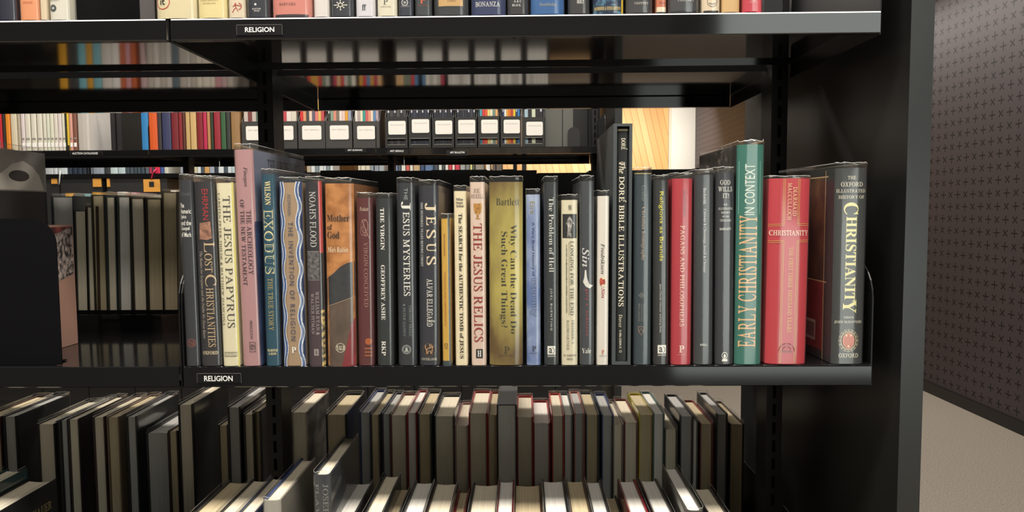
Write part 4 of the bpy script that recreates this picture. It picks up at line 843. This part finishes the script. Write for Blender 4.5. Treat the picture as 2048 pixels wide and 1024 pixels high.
L = [(-40, -28, (190, 180, 160)), (-27, -14, (222, 214, 200)), (-13, -1, (200, 196, 186)), (0, 5, (196, 44, 54)), (6, 11, (52, 48, 46)), (12, 21, (226, 140, 46)), (22, 35, (214, 204, 178)), (36, 42, (182, 170, 150))]
x = 43
for wd in (8, 11, 11, 11, 7, 7, 8, 8, 8, 8): L.append((x, x + wd - .6, (214 + (x * 7) % 14, 208 + (x * 7) % 12, 198 + (x * 5) % 12), .25, wh)); x += wd + (wd == 11)
L += [(130, 134, (34, 40, 30)), (134.5, 139, (222, 190, 60), .25, [(.0, .02, .9, (40, 40, 36))]), (139.5, 146, (212, 156, 140), .25, wh), (147, 154, (130, 86, 72), .25, wh), (155, 178, (190, 184, 176))]
row2(L, SP, 'of the auction catalogues', 'auction catalogues on the second run')
L = [(283, 297, (52, 130, 190)), (298, 315, (214, 92, 40)), (316, 323, (60, 54, 56)), (324, 342, (58, 62, 96)), (343, 357, (120, 36, 44)), (358, 365, (136, 40, 46)), (366, 371, (96, 54, 46)), (372, 380, (196, 164, 110)), (381, 393, (204, 172, 116)), (394, 406, (132, 36, 44)), (407, 414, (186, 46, 84)), (415, 421, (182, 132, 86)), (422, 427, (48, 62, 44)), (428, 441, (150, 44, 56)), (442, 452, (56, 94, 62)), (453, 461, (56, 58, 54)), (462, 480, (152, 118, 78))]
row2(L, SP, 'in the coloured row left of the boxes', 'coloured books on the second run')
# boxes with cards
def px_x(px, y=Y2): return UY(px, 280, y).x
boxes = [(483, 538, 0), (540, 594, 0), (596, 650, 0), (651, 704, 0), (706, 759, 0)]
colsets = {0: None, 1: [(206, 214, 200), (150, 184, 160), (190, 70, 80), (226, 214, 206), (214, 206, 190)], 2: [(210, 44, 46), (214, 150, 110), (70, 70, 66), (226, 200, 180), (96, 90, 110), (222, 120, 116), (214, 178, 96), (192, 76, 80)],
           3: [(44, 52, 40), (130, 156, 136), (214, 142, 120), (120, 112, 96), (226, 214, 206), (226, 196, 186), (222, 158, 44), (150, 158, 180)], 4: [(222, 216, 206), (176, 160, 156), (226, 216, 190), (52, 154, 140), (204, 92, 96), (222, 146, 120), (226, 210, 186), (90, 130, 176), (176, 160, 170)]}
def fill_box(x0, x1, cols, z, y, h, grp, what, d=.19):
    n = len(cols); w = (x1 - x0 - .012) / n
    for i, c in enumerate(cols):
        cx = x0 + .006 + w * (i + .5); mb = MB(); hw = w / 2 - .0004; m = mat(c, .5)
        mb.box((-hw, 0, 0), (hw, d, h - .004 * (i % 3)), m); mb.box((-hw * .9, .002, h - .004 * (i % 3)), (hw * .9, d - .002, h - .004 * (i % 3) + .0006), pages(2))
        if cname(c) in ('navy', 'black') and i % 2 == 0: mb.box((-hw * .5, -.0005, h - .11), (hw * .5, .0003, h - .085 + .01 * (i % 3)), mat((190, 194, 204), .5))
        o = mb.build('magazine', None, (cx, y + .004, z + .0034)); tag(o, '%s magazine, %s from the left in the %s' % (cname(c), ordn(i + 1), what), 'magazine', grp)
zt = UY(640, 241.5, Y2).z - SP
for i, (a, b_, _) in enumerate(boxes):
    x0, x1 = px_x(a), px_x(b_); hw = (x1 - x0) / 2; s = zt - .0006 - .003 * (i == 4)
    mag_box('charcoal magazine box with a white card, %s from the left in the second run' % ordn(i + 1), x0, x1, Y2 + .004, SP, s, .26, .23, 'boxes with white cards', col=(58, 56, 54), card=(-.037 + .002 * (i % 2), .039, .034, .089) if i < 4 else (-.036, .034, .034, .086), text='ART IN AMERICA' if False else 'ART SERIALS')
    cs = colsets[i] or [(200, 190, 180), (120, 60, 60), (190, 180, 170), (90, 110, 100), (210, 200, 190), (60, 60, 66)]
    fill_box(x0, x1, cs, SP, Y2 + .012, .245, 'magazines in the charcoal boxes', '%s charcoal box' % ordn(i + 1))
nv = (26, 30, 48); dkk = (22, 24, 30)
wb = [(770, 815, [(40, 42, 46), (60, 60, 62), (34, 34, 38), (70, 70, 70), (34, 36, 40), (58, 58, 60)]), (817, 862, [nv, (44, 50, 70), nv, (30, 34, 50), nv, (36, 40, 60), nv]), (864, 908, [nv, dkk, nv, (40, 44, 60), nv, dkk, nv]), (910, 954, [nv, dkk, (40, 44, 60), nv, dkk, (50, 52, 64), dkk]),
      (956, 999, [(66, 150, 166), (206, 52, 60), (222, 84, 44), (228, 206, 120), (226, 222, 190), (110, 140, 130), (222, 168, 110)]), (1001, 1043, [(30, 40, 88), (226, 226, 222), (224, 152, 40), (220, 110, 34), (186, 58, 44), (228, 196, 40), (36, 50, 80), (52, 124, 186)]), (1046, 1089, [(160, 184, 196), dkk, (200, 210, 180), dkk, dkk])]
for i, (a, b_, cs) in enumerate(wb):
    x0, x1 = px_x(a), px_x(b_); hf = UY(860, (233, 234.5, 235.5, 235, 233, 234, 236)[i], Y2).z - SP; cz = UY(860, (241.5, 238.5, 241.5, 240.5, 240.5, 241, 245.5)[i], Y2).z - SP; hw = (x1 - x0) / 2
    mag_box('black box with a window and white card, %s from the left, second run' % ordn(i + 1), x0, x1, Y2 + .004, SP, hf, .26, .23, 'black windowed boxes', col=(30, 30, 28), window=(.013, .034, hw * .8), card=(-hw * .76 + .003, hw * .78 + .003, cz - .053, cz), text='THE ART BULLETIN')
    fill_box(x0, x1, cs, SP, Y2 + .012, .245, 'magazines in the black windowed boxes', '%s windowed box' % ordn(i + 1))
# labels on the edge of that shelf
shelf_label(141, 205, 303.5, 312, Y2 - .0004, 'AUCTION CATALOGUES', 'small white-lettered AUCTION CATALOGUES label on the second run', (145, 196, 304.5, 309), group='labels on the second run')
shelf_label(690, 732, 296, 305, Y2 - .0004, 'ART ALMANAC', 'small ART ALMANAC label under the charcoal boxes', (695.5, 725, 298.5, 302), frame=False, group='labels on the second run')
shelf_label(774, 816, 299, 308, Y2 - .0004, 'ART SERIALS', 'small ART SERIALS label under the first windowed boxes', (780, 807, 300, 304), frame=False, group='labels on the second run')
shelf_label(893, 936, 301, 311, Y2 - .0004, 'ART BULLETIN', 'small ART BULLETIN label under the middle of the windowed boxes', (900, 929, 303, 307), group='labels on the second run')
gpl = mat((92, 92, 86), .5)
for k, (a, b_, lab) in enumerate(((208, 216, 'narrow grey bookend in the dark gap right of the auction catalogues'), (221, 230, 'second narrow grey bookend in the dark gap right of the auction catalogues'), (1091, 1125, 'wide grey metal bookend right of the last windowed box'), (1127, 1147, 'grey metal bookend at the right end of the windowed boxes'))):
    bookend(lab, px_x(a), px_x(b_), Y2 + (.05 if k < 2 else .03), SP, .2, .008, 'bookends on the second run', gpl if k > 1 else mat((40, 36, 38), .5))
bookend('round-topped black bookend standing before the grey one, second run', px_x(1136), px_x(1160), Y2 + .012, SP, .075, .022, 'bookends on the second run', mat((22, 22, 22), .4), depth=.012)
for i, (a, b_) in enumerate(((182, 232), (233, 284), (1082, 1128), (1129, 1176), (1177, 1200))):  # backing boxes added to keep the gaps above this shelf black
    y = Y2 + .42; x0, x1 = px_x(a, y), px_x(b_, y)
    mag_box('black box added as dark backing, %s from the left, second run' % ordn(i + 1), x0, x1, Y2 + BACK - .005, SP, .14, .3, .23, 'dark backing boxes added on the second run', facing=1, col=(3, 3, 3))
for i in range(14):  # filler row added so the view under the lower shelf stays black
    x1 = .765 - .19 * i; o = empty('file_box', (x1 - .095, Y2 + .01, -2 * SP + .0006), 'big black box added as dark filler, %s from the end panel, lowest shelf, second run' % ordn(i + 1), 'box', 'dark filler boxes added on the lowest shelf'); mb = MB()
    mb.box((-.092, 0, 0), (.092, .28, .34), mat((16, 16, 16), .6)); mb.build('box_body', o); mb = MB(); mb.box((-.0935, -.0015, .34), (.0935, .2815, .4), mat((20, 20, 20), .6)); mb.build('lid', o)
# tops of books on the middle shelf of the second run and volumes mirrored in the shelf undersides
rr = random.Random(11)
def spines(px0, px1, y, palette, wmin, wmax):
    out = []; x = px0
    while x < px1 - wmin:
        w = rr.uniform(wmin, wmax); out.append((x, min(px1, x + w) - .5, rr.choice(palette))); x += w
    return out
pal = [(226, 216, 200), (214, 206, 196), (230, 226, 220), (200, 170, 170), (190, 182, 170), (96, 110, 120), (206, 150, 156), (60, 60, 60)]
row2([(a, b_, c, .262 + rr.uniform(0, .026)) for a, b_, c in spines(124, 278, Y2, pal + [(206, 150, 44), (120, 176, 186), (190, 96, 54)], 10, 24)], 0, 'on the middle shelf left of post, second run', 'books on the middle shelf of the second run', y=Y2 + .004)
row2([(a, b_, c, .262 + rr.uniform(0, .03)) for a, b_, c in spines(286, 470, Y2, pal, 7, 18)], 0, 'on the middle shelf right of post, second run', 'books on the middle shelf of the second run', y=Y2 + .004)
cols2 = [(200, 60, 60), (214, 170, 120), (190, 186, 176), (120, 130, 110), (206, 150, 60), (90, 130, 170), (180, 60, 80), (226, 220, 206), (70, 74, 80)]
for i, px in enumerate((560, 612, 664, 716, 790, 842, 894, 946, 998, 1050)):
    x0, x1 = px_x(px), px_x(px + 50); hw = (x1 - x0) / 2
    mag_box('black box with a white card, %s from the left, middle shelf, second run' % ordn(i + 1), x0, x1, Y2 + .004, 0, .135, .25, .23, 'boxes on the middle shelf of the second run', col=(34, 34, 32), card=(-hw * .76, hw * .76, .07, .125))
    if i < 6: fill_box(x0, x1, [rr.choice(cols2) for _ in range(6)], 0, Y2 + .012, .235, 'magazines on the middle shelf of the second run', '%s middle-shelf box' % ordn(i + 1))
    else: fill_box(x0, x1, [rr.choice([(214, 208, 198), (190, 184, 174), (226, 222, 214)]) for _ in range(6)], 0, Y2 + .012, .235, 'magazines on the middle shelf of the second run', '%s middle-shelf box' % ordn(i + 1))
# third run
ice = [(196, 206, 212), (206, 214, 216), (48, 60, 74), (40, 48, 60), (150, 160, 172), (176, 192, 198), (60, 72, 82), (66, 78, 88)]
T_ = [(86, 103, (190, 196, 200)), (104, 111, (206, 212, 216)), (112, 131, (198, 210, 212)), (132, 140, (46, 58, 72)), (141, 150, (40, 50, 66)), (151, 160, (44, 54, 70)), (161, 169, (40, 50, 62)), (170, 175, (24, 28, 34)), (177, 204, (140, 150, 162)), (207, 216, (56, 60, 62)), (217, 232, (190, 206, 208)), (233, 247, (182, 200, 204)), (249, 256, (66, 78, 86)), (257, 264, (70, 82, 90)), (265, 271, (60, 74, 82)), (272, 278, (64, 80, 88)), (279, 286, (60, 74, 86)), (288, 295, (84, 94, 104)), (296, 301, (170, 50, 80)), (302, 306, (70, 70, 76)), (307, 317, (206, 44, 82)), (318, 325, (66, 90, 150)), (326, 334, (196, 198, 186))]
T_ += spines(358, 505, Y3, ice + [(190, 184, 150), (196, 150, 90), (120, 130, 150)], 6, 13)
T_ += spines(612, 665, Y3, [(200, 206, 206), (170, 160, 140), (120, 134, 140), (214, 210, 196), (60, 70, 76)], 5, 11)
T_ += spines(715, 768, Y3, [(150, 160, 164), (204, 200, 180), (196, 190, 170), (130, 140, 150)], 5, 11)
T_ += [(787, 794, (130, 150, 186)), (795, 801, (70, 80, 90)), (802, 810, (206, 206, 196)), (811, 818, (190, 90, 84)), (819, 825, (206, 204, 190)), (826, 839, (182, 158, 120)), (840, 848, (50, 70, 104)), (849, 866, (84, 110, 146)), (867, 876, (60, 66, 76)), (877, 883, (206, 210, 206)), (884, 889, (70, 76, 80)), (890, 896, (214, 210, 204)), (897, 903, (196, 70, 76)), (904, 909, (226, 200, 190)), (910, 919, (190, 60, 76)), (920, 930, (150, 156, 156)), (931, 939, (120, 124, 124)), (940, 944, (216, 212, 140)), (945, 949, (90, 94, 90)), (950, 968, (140, 134, 124)), (972, 980, (220, 218, 214)), (984, 991, (92, 84, 78)), (992, 1004, (100, 92, 86))]
row2(T_, SP, 'in the farthest run', 'glossy volumes on the third run', h=.2, y=Y3 + .003)
wood = mat((224, 160, 72), .5, name='plywood')
def plate_box(px0, px1, pw0, pw1, y0, y1, label, notch=False):
    a, b_ = UY(px0, 370, Y3 + .01), UY(px1, 370, Y3 + .01); z1 = UY(px0, 357, Y3 + .01).z; o = empty('file_box', ((a.x + b_.x) / 2, Y3 + .01, .0006), label, 'box', 'black boxes with plywood squares'); hw = (b_.x - a.x) / 2; mb = MB()
    mb.box((-hw, 0, 0), (hw, .26, z1), mat((44, 44, 44), .5)); mb.build('box_body', o)
    if pw0 is not None:
        c, d = UY(pw0, y1, Y3 + .01), UY(pw1, y0, Y3 + .01); mx = (a.x + b_.x) / 2; mb = MB(); mb.box((c.x - mx, -.006, c.z), (d.x - mx, -.0005, min(d.z, z1 - .001)), wood)
        if notch: e = (c.x + d.x) / 2 - mx; mb.box((e - .016, -.0066, (c.z + d.z) / 2 - .01), (e + .016, -.0055, d.z - .016), mat((40, 40, 38), .5))
        mb.build('plywood_square', o)
plate_box(60, 118, 104, 115, 357.5, 368, 'black box with a plywood square, left, just right of the plastic-wrapped book')
plate_box(121, 203.5, 187, 203, 357.5, 374, 'long black box with a plywood square at its right end')
plate_box(214, 287, 215, 220, 357.5, 374, 'long black box with a thin plywood strip at its left edge')
plate_box(288, 334, 288.5, 320, 358.5, 384, 'black box with a notched plywood square below a red cord', True)
mb = MB(); mb.tube([UY(121, 341.5, Y3 - .003), UY(119.5, 352, Y3 - .015), UY(118.6, 362, Y3 - .004), UY(118.4, 369, Y3 - .003)], .0042, mat((206, 208, 206), .4)); o = mb.build('cord', None, smooth=True); tag(o, 'white cord hanging from the farthest shelf near the plastic-wrapped book', 'cord')
mb = MB(); mb.tube([UY(314, 338, Y3 - .003), UY(309, 341, Y3 - .02), UY(306, 347, Y3 - .024), UY(303.5, 354, Y3 - .012), UY(303, 359, Y3 - .006)], .0045, mat((214, 44, 80), .4)); o = mb.build('cord', None, smooth=True); tag(o, 'red cord hanging over the notched plywood square', 'cord')
